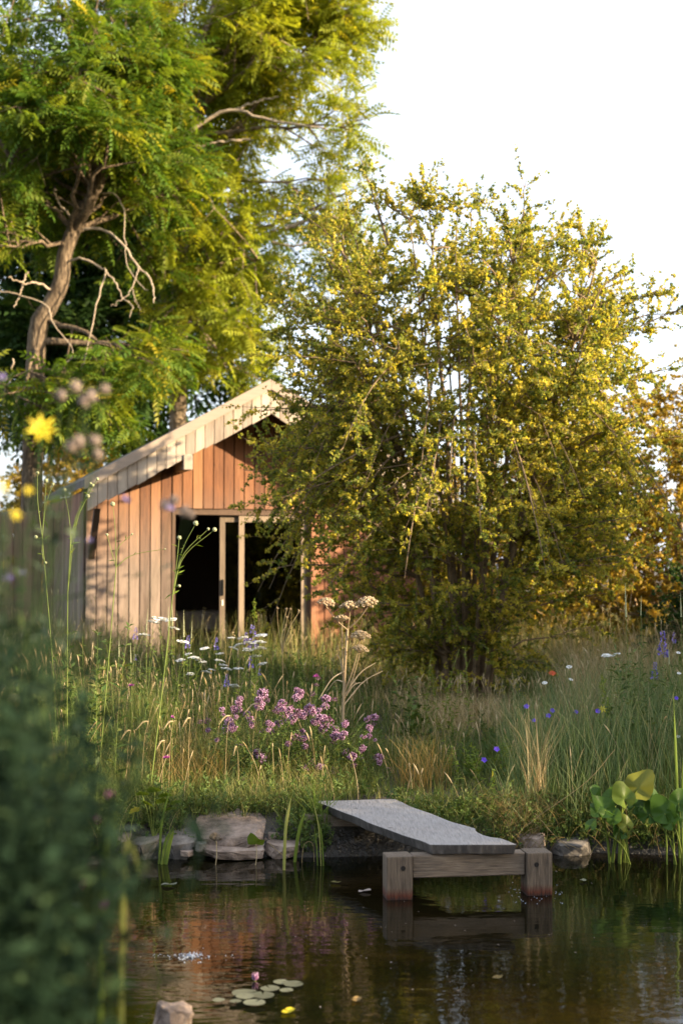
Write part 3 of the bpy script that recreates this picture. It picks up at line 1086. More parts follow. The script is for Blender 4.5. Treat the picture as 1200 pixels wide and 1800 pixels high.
haw = thorn('hawthorn_tree', 'large golden sunlit hawthorn standing right of the cabin, loose thorny crown', (1.35, 15.6, gh(1.35, 15.6)), (1.32, 15.6, 3.50), (2.40, 1.95, 3.0), M['thorn_leaf'], 18, 27, 13, 13, .035, seed=3, skirt=90, cat='tree', reach=[((.6, 14.9, 3.2), (-.95, 14.7, 3.25)), ((.7, 14.8, 3.0), (-.75, 14.4, 2.75)), ((.6, 14.9, 2.8), (-.45, 14.2, 2.2)), ((.6, 15.0, 3.6), (-1.0, 15.0, 3.75)), ((.5, 14.9, 4.0), (-.8, 14.8, 4.3)), ((.7, 14.6, 2.7), (-.25, 14.0, 1.75)), ((.6, 14.8, 3.3), (-.35, 14.3, 2.9)), ((.7, 14.9, 4.4), (-.6, 14.9, 4.9)), ((.4, 15.2, 5.0), (-.5, 15.0, 5.9)), ((.4, 15.2, 4.0), (-.75, 15.0, 4.6)), ((.3, 15.3, 4.4), (-.7, 15.2, 5.3)), ((.4, 15.2, 3.6), (-.6, 14.9, 3.9)), ((.2, 15.3, 4.6), (-.3, 15.2, 5.6)), ((.4, 15.0, 3.0), (-.5, 14.7, 3.3)), ((.5, 15.2, 5.4), (.2, 15.2, 6.5)), ((2.6, 15.4, 4.2), (3.95, 15.2, 5.0)), ((2.6, 15.2, 3.8), (4.05, 15.0, 4.3)), ((2.4, 15.3, 4.4), (3.5, 15.2, 5.1)), ((2.4, 15.3, 3.2), (4.0, 15.0, 3.5)), ((1.8, 15.3, 4.6), (2.7, 15.2, 5.6))])


def pinn_tree(name, label, base, trunk, limbs, C, Rd, seed, k1=14, k2=11, k3=6, k4=7, lscale=1.0, cull=None, mat='tree_leaf', vb=0.0, zlow=None, extra=(), gapfill=1.0):
    global rng
    rng = np.random.default_rng(seed)
    C, Rd, base = np.array(C, float), np.array(Rd, float), np.array(base, float)
    root = thing(name, label, 'tree', base)
    wood, dead, lv = NB(), NB(), NB()
    tp = resample(trunk[0], 40)
    tubes(wood, tp, np.interp(np.linspace(0, 1, 40), np.linspace(0, 1, len(trunk[1])), trunk[1])[None][0], 10)
    for pts, r0, r1 in limbs:
        q = resample(pts, 24)
        q[1:-1] += rng.normal(0, .012, q[1:-1].shape)
        tubes(dead, q, np.linspace(r0, r1, 24), 6)
    # living limbs from the trunk
    tc = tp[None]
    p, tan, tt = pick(tc, .45, 1.0, k1)
    a = np.arange(k1) * 2.4 + rng.uniform(-.5, .5, k1)
    d = unit(np.stack([np.cos(a), np.sin(a), rng.uniform(.1, .8, k1)], -1) + tan * .3)
    L1 = ell_len(p, d, C, Rd) * rng.uniform(.75, .98, k1)
    c1 = curve(p, d, L1, rdir(k1) * .12 + np.array([0, 0, .06]), 10)
    for (s_, e_) in extra:
        s_, e_ = np.array(s_), np.array(e_)
        Le = np.linalg.norm(e_ - s_)
        c1 = np.concatenate([c1, curve(s_[None], unit(e_ - s_)[None], [Le], np.array([[0, 0, -.06]]), 10)])
    c1 += rng.normal(0, .03, c1.shape)
    tubes(wood, c1, np.linspace(.07, .014, 10)[None].repeat(len(c1), 0) * rng.uniform(.5, 1.1, (len(c1), 1)), 6)
    p, tan, tt = pick(c1, .12, 1.0, k2)
    d = unit(tan * .5 + rdir(len(p)) * 1.0 + np.array([0, 0, .05]))
    L2 = np.minimum(ell_len(p, d, C, Rd), 1.9) * rng.uniform(.5, 1.0, len(p))
    c2 = curve(p, d, L2, np.array([0, 0, -.14]) + rdir(len(p)) * .1, 7)
    if cull is not None:
        c2 = c2[~(cull(c2[:, 3]) | cull(c2[:, 6]))]
    tubes(wood, c2, np.linspace(.022, .006, 7)[None].repeat(len(c2), 0), 5)
    p, tan, tt = pick(c2, .25, 1.0, k3)
    d = unit(tan * .7 + rdir(len(p)) * .9)
    c3 = curve(p, d, rng.uniform(.25, .6, len(p)), np.array([0, 0, -.1]) + rdir(len(p)) * .1, 5)
    if cull is not None:
        c3 = c3[~cull(c3[:, 2])]
    tubes(wood, c3, np.linspace(.008, .003, 5)[None].repeat(len(c3), 0), 3)
    q, tan, tt = pick(c3, .25, 1.0, k4)
    tv = np.repeat(rng.uniform(0, 1, len(c3)), k4)
    d = rdir(len(q))
    d[:, 2] = d[:, 2] * .5 + rng.uniform(-.15, .25, len(q))
    d = unit(d + tan * .5)
    keep = np.ones(len(q), bool)
    if zlow is not None:
        keep &= q[:, 2] > zlow
    if cull is not None:
        keep &= ~cull(q)
    q, d, tv = q[keep], d[keep], tv[keep]
    tV, tF = pinnate_t()
    # leaves hang flat: roll near zero
    v = np.clip(tv * .4 + rng.normal(.26 + vb, .15, len(q)), 0, 1)
    v = np.where(rng.random(len(q)) < .012, 1.0, v)
    inst(lv, tV, tF, q, frames(d, rng.normal(0, .45, len(q))), lscale * rng.uniform(.7, 1.2, len(q)), v)
    wood.build('trunk', M['bark'], root, base, smooth=True)
    if limbs:
        dead.build('bare_branches', M['dead_twig'], root, base, smooth=True)
    cr = lv.build('crown', M[mat], root, base)
    cr['kind'] = 'stuff'
    return root


DA = 24.5


def zp(x, y):                                  # pixels of the 4x study crop of the left trunk
    return (x / 4.0, 200 + y / 4.0)


def pa(L, D):
    return np.array([P(px, py, D + dd) for (px, py, dd) in L])


def z4(L, D, d0=-.1, d1=-.6):
    n = len(L)
    return np.array([P(*zp(x, y), D + d0 + (d1 - d0) * i / max(1, n - 1)) for i, (x, y) in enumerate(L)])


trA = pa([(52, 1075, 0), (56, 860, 0), (60, 700, 0), (67, 577, 0), (85, 542, 0), (106, 500, 0), (113, 450, 0), (126, 412, 0), (142, 380, 0), (164, 340, 0), (177, 305, 0), (174, 230, .1), (178, 150, .2), (190, 40, .2), (200, -120, .2)], DA)
limA = [
    (z4([(490, 1035), (580, 1015), (720, 1085), (740, 1110), (690, 1300), (630, 1560), (590, 1760)], DA), .024, .008),
    (z4([(740, 1110), (810, 1190), (860, 1290), (925, 1350), (910, 1430)], DA, -.4, -.5), .016, .006),
    (z4([(590, 810), (740, 815), (860, 920), (960, 1060), (1050, 1150), (1080, 1250), (1080, 1330)], DA), .028, .010),
    (z4([(720, 560), (810, 570), (870, 690), (880, 900), (890, 1050), (960, 1180), (1040, 1240)], DA), .014, .006),
    (z4([(970, 1080), (960, 1130), (920, 1240), (850, 1300), (780, 1350)], DA, -.4, -.5), .014, .006),
    (z4([(930, 1230), (950, 1310), (990, 1380)], DA, -.45, -.5), .009, .005),
    (z4([(360, 1240), (270, 1190), (180, 1190), (60, 1150)], DA), .022, .010),
    (z4([(195, 1110), (150, 1240), (100, 1360)], DA, -.35, -.4), .018, .010),
    (z4([(-60, 1235), (100, 1265), (320, 1340), (360, 1430), (440, 1560), (520, 1670), (450, 1790)], DA, -.4, -.4), .014, .007),
    (z4([(510, 750), (440, 660), (390, 570), (385, 520)], DA), .026, .012),
    (z4([(440, 690), (330, 650), (200, 640), (0, 670)], DA, -.15, -.4), .010, .006),
    (z4([(90, 1720), (80, 1850), (20, 2000), (90, 2130)], DA, -.4, -.4), .014, .008),
]
xz = trA[:, [0, 2]]


def cullA(q):
    xt = np.interp(q[:, 2], xz[:, 1], xz[:, 0])
    m1 = (np.abs(q[:, 0] - xt) < .62) & (q[:, 1] < DA + .1) & (q[:, 2] > 5.6) & (q[:, 2] < 8.9)
    m2 = (q[:, 0] > xt - .2) & (q[:, 0] < xt + 1.75) & (q[:, 1] < DA + .2) & (q[:, 2] > 5.7) & (q[:, 2] < 8.3)
    return m1 | m2


pinn_tree('walnut_tree', 'leaning rough-barked tree with feathery leaves behind the left of the cabin', trA[0], (trA, [.20, .17, .15, .135, .12, .10, .08, .05]), limA,
          (-5.35, DA + .3, 8.5), (2.75, 2.7, 5.2), 11, 18, 11, 5, 6, cull=cullA, vb=.04, zlow=4.0,
          extra=[(P(80, 560, DA), P(300, 640, DA - 1)), (P(70, 600, DA), P(30, 700, DA - 1.2)), (P(60, 640, DA), P(200, 720, DA - .8)), (P(70, 600, DA), P(330, 600, DA)), (P(120, 430, DA), P(-40, 420, DA - 1.5)), (P(160, 340, DA), P(20, 180, DA - 1.5)), (P(170, 300, DA), P(120, 60, DA - 1.5)), (P(175, 260, DA), P(260, 120, DA - 1))])

DB = 27.5
trB = pa([(312, 1060, 0), (312, 800, 0), (315, 560, 0), (318, 400, 0), (326, 340, 0), (345, 240, 0), (348, 150, 0), (353, 80, 0), (376, 15, 0), (400, -140, 0)], DB)


def pb(L, d0=-.3, d1=-.9):
    n = len(L)
    return np.array([P(x, y, DB + d0 + (d1 - d0) * i / max(1, n - 1)) for i, (x, y) in enumerate(L)])


limB = [
    (pb([(274, 274), (315, 245), (350, 219), (414, 192), (467, 210), (554, 222), (589, 233)], -.9, -1.3), .05, .014),
    (pb([(414, 192), (450, 178), (490, 169)], -1, -1.2), .03, .01),
    (pb([(320, 352), (304, 318), (286, 292), (274, 262)], -.1, -.6), .05, .02),
    (pb([(326, 345), (345, 322), (362, 312)], -.1, -.4), .04, .02),
    (pb([(239, 157), (258, 118), (270, 85), (258, 32), (238, -6)], -.8, -1.0), .06, .03),
    (pb([(205, 150), (275, 105), (300, 95), (330, 98)], -.9, -1.0), .03, .012),
    (pb([(440, 245), (380, 250), (320, 262)], -1.0, -1.0), .025, .012),
    (pb([(502, 402), (540, 385), (583, 379), (640, 420), (660, 470)], -.8, -1.0), .045, .02),
    (pb([(478, 425), (520, 432), (560, 415)], -.9, -.9), .03, .015),
    (pb([(376, 15), (365, 45), (352, 90)], -.2, -.1), .05, .05),
]


def cullB(q):
    xt = np.interp(q[:, 2], trB[:, 2], trB[:, 0])
    return ((np.abs(q[:, 0] - xt) < .38) & (q[:, 1] < DB) & (q[:, 2] > 8.3)) | ((q[:, 0] > xt - .4) & (q[:, 0] < xt + 2.6) & (q[:, 1] < DB - .8) & (np.abs(q[:, 2] - 10.2) < .5))


pinn_tree('ash_tree', 'tall sunlit tree with yellow-green feathery leaves and pale limbs behind the cabin', trB[0], (trB, [.19, .17, .16, .15, .13, .11, .09, .05]), limB,
          (-1.75, DB + .1, 9.8), (2.85, 2.6, 5.4), 23, 20, 11, 5, 7, cull=cullB, mat='ash_leaf', vb=.12, zlow=5.0,
          extra=[(P(330, 330, DB), P(600, 300, DB - 1)), (P(345, 240, DB), P(640, 200, DB - 1)), (P(350, 100, DB), P(620, 40, DB)), (P(360, 60, DB), P(600, -60, DB)), (P(318, 420, DB), P(480, 450, DB - 1)), (P(318, 460, DB), P(420, 560, DB - 1)), (P(316, 520, DB), P(400, 640, DB - .6)), (P(318, 450, DB), P(560, 350, DB - 1))])

# darker tree closing the background on the left
trC = np.array([(-5.6, 31.5, .6), (-5.6, 31.5, 3), (-5.5, 31.5, 7), (-5.4, 31.5, 11)])
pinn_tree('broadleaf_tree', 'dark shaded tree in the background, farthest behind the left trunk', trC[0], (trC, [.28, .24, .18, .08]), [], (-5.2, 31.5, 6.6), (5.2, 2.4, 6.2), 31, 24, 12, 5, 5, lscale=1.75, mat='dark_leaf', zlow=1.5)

# hedge shrubs behind and beside the hawthorn
sh2 = thorn('hedge_shrub', 'bright golden shrub at the right edge behind the hawthorn', (4.55, 20.0, .62), (4.55, 20.0, 2.5), (2.1, 1.7, 2.2), M['hedge_leaf'], 12, 18, 10, 12, .05, seed=5, skirt=30, group='background hedge shrubs', vbias=.32)


def copy_tree(o, parent=None):
    c = o.copy()
    COL.objects.link(c)
    c.parent = parent
    for ch in list(o.children):
        copy_tree(ch, c)
    return c


def place(src, x, y, s, rz, label, group=None, sz=None, cat=None):
    o = copy_tree(src)
    o.location = (x, y, float(gh(x, y)) - .02)
    o.rotation_euler = (0, 0, rz)
    o.scale = (s, s, sz or s)
    o['label'] = label
    if group:
        o['group'] = group
    elif 'group' in o:
        del o['group']
    if cat:
        o['category'] = cat
    return o


G = 'background hedge shrubs'
place(sh2, 3.3, 24.0, .85, 1.0, 'shrub glimpsed through the right half of the hawthorn', G)
place(sh2, 1.2, 27.0, .9, 2.1, 'shrub glimpsed through the middle of the hawthorn crown', G)
place(sh2, 7.6, 24.5, 1.0, 3.3, 'shrub just outside the right edge beyond the golden shrub', G)
place(sh2, -9.2, 27.0, 1.0, 4.2, 'shrub in the dark background left of the board fence', G)
place(sh2, -5.6, 28.5, .95, 5.2, 'shrub behind the cabin roof at the left, copper-lit leaves', G)
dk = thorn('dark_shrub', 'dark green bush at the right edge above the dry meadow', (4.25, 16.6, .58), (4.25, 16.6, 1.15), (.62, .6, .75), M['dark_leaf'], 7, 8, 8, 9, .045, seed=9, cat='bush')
# unseen trees and shrubs added to shade the pond, meadow and lower hawthorn
place(haw, 10.6, 9.2, .85, .5, 'hawthorn out of view on the right bank of the pond', 'hawthorns around the pond', .80)
place(haw, 10.2, 12.0, .90, 2.6, 'hawthorn out of view beyond the right bank of the pond', 'hawthorns around the pond', .94)
place(haw, 13.2, 14.2, .85, 4.4, 'hawthorn out of view in the field to the right', 'hawthorns around the pond', .80)
place(sh2, 12.6, 11.2, 1.15, .3, 'dense shrub out of view in the field right of the pond', G, 1.35)
place(sh2, 12.6, 8.0, 1.05, 1.6, 'dense shrub out of view behind the right bank hawthorn', G, 1.15)
place(haw, 9.6, 5.2, .80, 1.9, 'hawthorn out of view near the right end of the pond', 'hawthorns around the pond', .70)
place(haw, 8.8, 1.2, .95, 3.0, 'hawthorn out of view behind the camera to the right', 'hawthorns around the pond', .80)
place(haw, 1.8, -6.5, 1.0, 4.0, 'hawthorn out of view straight behind the camera', 'hawthorns around the pond', .9)  # this rear pair is added to darken the door glass and block skylight
place(haw, -4.5, -6.0, 1.1, 5.0, 'hawthorn out of view behind the camera to the left', 'hawthorns around the pond', 1.0)


# ------------------------------------------------------------------ meadow (uncountable: stuff)
def col_px(x, y):
    return 600 + x / np.maximum(y, .1) * FPX


def in_cabin(x, y):
    dx, dy = x - CAB[0], y - CAB[1]
    c, s = math.cos(CAB_ROT), math.sin(CAB_ROT)
    u, v = dx * c + dy * s, -dx * s + dy * c
    return (u > -.05) & (u < 5.05) & (v > -.06) & (v < 4.3)


def on_plank(x, y):
    a, b = np.array((-.197, 9.86)), np.array((.505, 8.30))
    d = b - a
    L = np.linalg.norm(d)
    t = ((x - a[0]) * d[0] + (y - a[1]) * d[1]) / L
    n = ((x - a[0]) * -d[1] + (y - a[1]) * d[0]) / L
    return (t > -.02) & (t < L) & (n > -.03) & (n < .55)


def on_stones(x, y):
    c = col_px(x, y)
    return (c > 215) & (c < 560) & (y < 9.72)


def scatter(n, y0, y1, margin=1.3, xlo=None, xhi=None, dmin=.03):
    y = rng.uniform(y0, y1, n)
    half = .245 * y + margin
    x = rng.uniform(-1, 1, n) * half
    ok = (shore(x, y) > dmin) & ~in_cabin(x, y) & ~on_plank(x, y) & ~on_stones(x, y)
    c = col_px(x, y)
    if xlo is not None:
        ok &= c > xlo
    if xhi is not None:
        ok &= c < xhi
    return x[ok], y[ok]


def veg_h(x, y):
    """Typical height of the growth at a place."""
    c = col_px(x, y)
    h = np.interp(c, [-200, 150, 300, 560, 640, 700, 850, 960, 1050, 1200, 1500], [.75, .62, .46, .36, .34, .24, .22, .36, .6, .75, .75])
    path = np.interp(y, [11.3, 12.5, 16.5, 18], [1, .75, .75, 1])
    front = np.interp(shore(x, y), [0, .15, .8, 1.6, 3], [.4, .5, .62, .8, 1.15])
    return h * path * front * (.85 + .3 * np.sin(2.1 * x + 1.3 * y) * np.sin(1.3 * x - .9 * y))


def blades(nb, x, y, h, w, lean, var, curl=.5, rows=4):
    m = len(x)
    z = gh(x, y) - .01
    a = rng.uniform(0, 2 * math.pi, m)
    dirx = np.stack([np.cos(a), np.sin(a), np.zeros(m)], -1)
    fa = rng.uniform(0, 2 * math.pi, m)
    side = np.stack([np.cos(fa), np.sin(fa), np.zeros(m)], -1)
    t = np.linspace(0, 1, rows)
    base = np.stack([x, y, z], -1)
    cen = base[:, None] + np.array([0, 0, 1.]) * (h[:, None] * (t - .28 * curl * t ** 3 * lean[:, None]))[..., None] + dirx[:, None] * (h * lean)[:, None, None] * (t ** 2)[None, :, None]
    wid = (w[:, None] * (1 - t ** 1.5 * .92))[..., None] * .5
    L, Rr = cen - side[:, None] * wid, cen + side[:, None] * wid
    V = np.stack([L, Rr], 2).reshape(-1, 3)
    k = np.arange(rows - 1) * 2
    F = np.stack([k, k + 1, k + 3, k + 2], -1)
    F = (F[None] + (np.arange(m) * rows * 2)[:, None, None]).reshape(-1, 4)
    vv = np.clip(var[:, None] + (t - .3)[None] * .12, 0, 1)
    nb.add(V, F, np.repeat(vv, 2, axis=1).ravel())


def dryness(x, y):
    c = col_px(x, y)
    d = .33 + .16 * np.sin(1.9 * x + .8 * y) + .12 * np.sin(4.3 * x - 2.2 * y + 1)
    d = d + .42 * np.exp(-((c - 780) / 130) ** 2) * np.clip((y - 11.5) / 2, 0, 1)
    d = d + .35 * np.exp(-((c - 1010) / 80) ** 2) * np.clip((y - 11) / 2, 0, 1)
    d = d - .20 * np.exp(-((c - 1130) / 120) ** 2) * np.clip((12.2 - y) / 1.5, 0, 1)
    d = d + .12 * np.exp(-((c - 230) / 120) ** 2)
    return d


def meadow():
    global rng
    rng = np.random.default_rng(77)
    g = NB()
    for n, y0, y1, wm in ((42000, 9.2, 12.0, .0048), (36000, 12.0, 18.8, .0074), (4000, 5.0, 9.2, .005)):
        x, y = scatter(n, y0, y1)
        h = veg_h(x, y) * rng.uniform(.45, 1.15, len(x))
        v = np.clip(dryness(x, y) + rng.normal(0, .17, len(x)), 0, 1)
        blades(g, x, y, h, wm * rng.uniform(.6, 1.5, len(x)), rng.uniform(.05, .75, len(x)), v)
    tag(g.build('meadow_grass', M['grass']), 'mixed green and dry meadow grass covering the bank behind the pond', 'grass', kind='stuff')
    # blue-green tall grass on the right bank
    g = NB()
    x, y = scatter(15000, 9.5, 13.0, xlo=880)
    h = rng.uniform(.45, 1.0, len(x)) * np.interp(shore(x, y), [0, .4], [.6, 1]) * np.interp(col_px(x, y), [880, 1020], [.6, 1])
    blades(g, x, y, h, .0045 * rng.uniform(.6, 1.4, len(x)), rng.uniform(.03, .35, len(x)) + rng.exponential(.14, len(x)), np.clip(rng.normal(.4, .3, len(x)), 0, 1))
    tag(g.build('tall_grass', M['blue_grass']), 'tall fine blue-green grass on the bank at the right', 'grass', kind='stuff')
    # straw stems with seed heads
    g = NB()
    xs, ys = scatter(3400, 9.8, 18.6)
    keep = rng.random(len(xs)) < np.clip(dryness(xs, ys) * 1.2, .12, 1) * np.where((col_px(xs, ys) > 340) & (col_px(xs, ys) < 700) & (ys < 11.4), .25, 1)
    x, y = xs[keep], ys[keep]
    m = len(x)
    h = veg_h(x, y) * rng.uniform(.9, 1.4, m) + .08
    a = rng.uniform(0, 6.28, m)
    S = np.stack([x, y, gh(x, y)], -1)
    bend = np.stack([np.cos(a), np.sin(a), np.full(m, -.15)], -1) * rng.uniform(.02, .35, m)[:, None]
    c = curve(S, np.tile([0, 0, 1.], (m, 1)), h, bend, 6)
    tubes(g, c, np.linspace(.0022, .0012, 6)[None].repeat(m, 0), 3, rng.uniform(.2, .9, m))
    tip = c[:, -1]
    tdir = unit(c[:, -1] - c[:, -2])
    hl = rng.uniform(.05, .12, m)
    hp = tip[:, None] + tdir[:, None] * hl[:, None, None] * np.linspace(0, 1, 4)[None, :, None] + np.array([0, 0, -.02]) * np.linspace(0, 1, 4)[None, :, None] ** 2
    tubes(g, hp, np.array([.002, .006, .005, .001])[None].repeat(m, 0) * rng.uniform(.5, 1.1, (m, 1)), 4, rng.uniform(.3, 1, m))
    tag(g.build('dry_grass', M['straw']), 'dry straw-coloured grass stems with seed heads standing through the meadow', 'grass', kind='stuff')
    # leafy forbs
    g = NB()
    x, y = scatter(6000, 9.35, 18.0)
    c_ = col_px(x, y)
    k = (rng.random(len(x)) < np.interp(c_, [600, 700, 850, 1000], [1, .35, .4, .9]))
    x, y = x[k], y[k]
    m = len(x)
    h = veg_h(x, y) * rng.uniform(.5, 1.0, m)
    a = rng.uniform(0, 6.28, m)
    S = np.stack([x, y, gh(x, y)], -1)
    c = curve(S, np.tile([0, 0, 1.], (m, 1)), h, np.stack([np.cos(a), np.sin(a), np.full(m, -.1)], -1) * rng.uniform(.05, .4, m)[:, None], 4)
    tubes(g, c, np.linspace(.0028, .0012, 4)[None].repeat(m, 0), 3, .5)
    q, tan, tt = pick(c, .1, 1.0, 24)
    pv = np.repeat(rng.uniform(0, .7, m), 24)
    d = unit(rdir(len(q)) + np.array([0, 0, .35]))
    sz = np.repeat(rng.uniform(.020, .048, m), 24) * rng.uniform(.7, 1.2, len(q))
    inst(g, leaf_t(.34, 1.0), LEAF_F, q, frames(d, rng.uniform(0, 6.28, len(q))), sz, np.clip(pv + rng.normal(.1, .12, len(q)), 0, 1))
    tag(g.build('wild_herbs', M['forb']), 'low leafy wild herbs growing among the meadow grass', 'herbs', kind='stuff')
    # growth hanging over the bank edge
    g, g2 = NB(), NB()
    n = 26000
    x, y = rng.uniform(-2.6, 4.2, n), rng.uniform(9.0, 10.2, n)
    d_ = shore(x, y)
    ok = (d_ > .02) & (d_ < .42) & ~on_plank(x, y) & ~((col_px(x, y) > 222) & (col_px(x, y) < 530) & (y < np.where((col_px(x, y) > 325) & (col_px(x, y) < 490), 9.80, 9.53)))
    x, y = x[ok], y[ok]
    m = len(x)
    S = np.stack([x, y, gh(x, y) - .02], -1)
    hgt = rng.uniform(.07, .24, m)
    c = curve(S, unit(np.stack([rng.normal(0, .35, m), rng.uniform(-.75, .1, m), np.ones(m)], -1)), hgt, np.stack([rng.normal(0, .2, m), rng.uniform(-.5, .1, m), rng.uniform(-.5, 0, m)], -1), 5)
    k = rng.random(m) < .30
    tubes(g, c[k], np.linspace(.002, .001, 5)[None].repeat(k.sum(), 0), 3, .5)
    q, tan, tt = pick(c[k], .1, 1.0, 14)
    d = unit(rdir(len(q)) + np.array([0, -.3, .2]))
    pv = np.repeat(rng.uniform(0, .7, k.sum()), 14)
    inst(g, leaf_t(.45, 1.0), LEAF_F, q, frames(d, rng.uniform(0, 6.28, len(q))), rng.uniform(.012, .034, len(q)), np.clip(pv + rng.normal(.05, .12, len(q)), 0, 1))
    tag(g.build('bank_herbs', M['forb']), 'small leafy herbs hanging over the edge of the far bank', 'herbs', kind='stuff')
    k = ~k
    blades(g2, x[k], y[k], hgt[k] * 1.25, rng.uniform(.003, .006, k.sum()), rng.uniform(.3, 1.5, k.sum()), np.clip(rng.normal(.3, .25, k.sum()), 0, 1))
    tag(g2.build('bank_grass', M['grass']), 'short arching grass along the edge of the far bank', 'grass', kind='stuff')
    # far field cover beyond the hawthorn
    g = NB()
    n = 30000
    x, y = rng.uniform(-9, 11, n), rng.uniform(18, 30, n)
    ok = ~in_cabin(x, y)
    x, y = x[ok], y[ok]
    blades(g, x, y, rng.uniform(.3, .8, len(x)), rng.uniform(.008, .014, len(x)), rng.uniform(.05, .5, len(x)), np.clip(rng.normal(.5, .25, len(x)), 0, 1), rows=3)
    tag(g.build('field_grass', M['grass']), 'dry field grass behind the cabin and the hawthorn', 'grass', kind='stuff')


meadow()


# ------------------------------------------------------------------ flowers and plants
def ground_pt(px, D, dz=0.0):
    x = (px - 600) / FPX * D
    return np.array((x, D, float(gh(x, D)) + dz))


HEADS = {}


def head_mesh(kind, i=0):
    key = (kind, i)
    if key in HEADS:
        return HEADS[key]
    r = np.random.default_rng(hash(kind) % 1000 + i if False else (sum(map(ord, kind)) * 13 + i))
    nb = NB()
    if kind == 'oregano':                     # rounded corymb of tiny florets, radius about 1
        n = 95
        d = unit(r.normal(size=(n, 3)))
        p = d * r.uniform(.6, 1.0, (n, 1)) * np.array([1, 1, .9])
        F = frames(unit(r.normal(size=(n, 3))), r.uniform(0, 6, n))
        inst(nb, OCT_V, OCT_F, p, F, r.uniform(.09, .19, n), r.uniform(.15, 1, n))
        n = 24
        p = unit(r.normal(size=(n, 3))) * r.uniform(.2, .7, (n, 1))
        inst(nb, OCT_V, OCT_F, p, frames(unit(r.normal(size=(n, 3))), r.uniform(0, 6, n)), .16, r.uniform(0, .15, n))
        m = M['purple']
    elif kind == 'oregano_spent':
        n = 55
        d = unit(r.normal(size=(n, 3)))
        p = d * r.uniform(.4, 1.0, (n, 1)) * np.array([1, 1, .8])
        inst(nb, OCT_V, OCT_F, p, frames(unit(r.normal(size=(n, 3))), r.uniform(0, 6, n)), r.uniform(.08, .15, n), np.where(r.random(n) < .25, .6, r.uniform(0, .25, n)))
        m = M['purple']
    elif kind == 'yarrow':                    # flat-topped plate of white florets
        n = 46
        a, rr = r.uniform(0, 6.28, n), np.sqrt(r.uniform(0, 1, n))
        p = np.stack([np.cos(a) * rr, np.sin(a) * rr, .22 * (1 - rr ** 2) + r.normal(0, .03, n)], -1)
        pet = np.array([[.16, 0, 0], [0, .16, 0], [-.16, 0, 0], [0, -.16, 0]]) * 1.5
        inst(nb, pet, np.array([[0, 1, 2, 3]]), p, frames(unit(np.stack([r.normal(0, .3, n), np.ones(n), r.normal(0, .35, n)], -1)), r.uniform(-.3, .3, n)), r.uniform(.8, 1.3, n), r.uniform(.3, 1, n))
        inst(nb, OCT_V, OCT_F, p - np.array([0, 0, .05]), np.tile(np.eye(3), (n, 1, 1)), .09, r.uniform(0, .5, n))
        m = M['white']
    elif kind == 'daisy':
        n = 16
        a = np.arange(n) / n * 6.283
        t = np.array([[0, .2, 0], [.13, .7, .05], [0, 1, 0], [-.13, .7, .05]])
        d = np.stack([np.cos(a), np.sin(a), np.full(n, .12)], -1)
        inst(nb, t, LEAF_F, np.zeros((n, 3)), frames(d, np.zeros(n)), 1.0, r.uniform(.4, 1, n))
        inst(nb, OCT_V * np.array([1, 1, .4]), OCT_F, np.zeros((1, 3)), np.eye(3)[None], .26, 0.0)
        m = M['white']
    elif kind in ('delphinium', 'violet_spike'):
        n = 70
        t = r.uniform(0, 1, n)
        a = r.uniform(0, 6.28, n)
        rr = .24 * (1 - t * .75)
        p = np.stack([np.cos(a) * rr, np.sin(a) * rr, t * 2 - 0.2], -1)
        d = unit(np.stack([np.cos(a), np.sin(a), r.uniform(-.2, .5, n)], -1))
        inst(nb, leaf_t(.8, 1.0, .4), LEAF_F, p, frames(d, r.uniform(0, 6, n)), .30 * (1.05 - .6 * t), r.uniform(0, 1, n))
        m = M['blue']
    elif kind == 'spire':                     # pale tapering spike
        n = 150
        t = r.uniform(0, 1, n)
        a = r.uniform(0, 6.28, n)
        rr = .055 * (1 - t * .85)
        p = np.stack([np.cos(a) * rr, np.sin(a) * rr, t * 2], -1)
        inst(nb, OCT_V, OCT_F, p, np.tile(np.eye(3), (n, 1, 1)), .028 * (1.1 - .7 * t), r.uniform(.2, 1, n))
        tubes(nb, np.array([[0, 0, 0], [0, 0, 1.], [0, 0, 2.]]), np.array([.05, .035, .004]), 6, .6)
        m = M['seed_green']
    elif kind == 'cranesbill':
        n = 5
        a = np.arange(n) / n * 6.283
        d = np.stack([np.cos(a), np.sin(a), np.full(n, .35)], -1)
        V, F = lobed_leaf_t(.9, 1.0)
        inst(nb, V, F, np.zeros((n, 3)), frames(d, np.zeros(n)), 1.0, r.uniform(.1, .9, n))
        m = M['violet']
    elif kind in ('knapweed', 'scabious'):
        n = 46
        d = unit(r.normal(size=(n, 3)))
        d[:, 2] = np.abs(d[:, 2]) * .7 + .1
        inst(nb, leaf_t(.26, 1.0, .3), LEAF_F, np.zeros((n, 3)), frames(d, r.uniform(0, 6, n)), r.uniform(.7, 1.1, n), r.uniform(0, 1, n))
        m = M['magenta'] if kind == 'knapweed' else M['lilac']
    elif kind == 'button':                    # round scabious seed head
        V, F = blob_t(2)
        V = V * (1 + .10 * r.normal(size=(len(V), 1)))
        nb.add(V, F, r.uniform(0, 1, len(V)))
        n = 50
        d = unit(r.normal(size=(n, 3)))
        inst(nb, OCT_V, OCT_F, d * .98, frames(d, r.uniform(0, 6, n)), .17, r.uniform(.3, 1, n))
        m = M['seed_green']
    elif kind == 'umbel':                     # hogweed: rays with small round umbellets
        n = 26
        a, rr = np.arange(n) * 2.4, np.sqrt((np.arange(n) + .5) / n)
        tip = np.stack([np.cos(a) * rr, np.sin(a) * rr, .40 + .55 * (1 - rr ** 2)], -1)
        z = np.zeros((n, 3))
        mid = tip * .5 + np.array([0, 0, .05])
        tubes(nb, np.stack([z, mid, tip], 1), np.tile([.022, .016, .014], (n, 1)), 4, r.uniform(.2, .6, n))
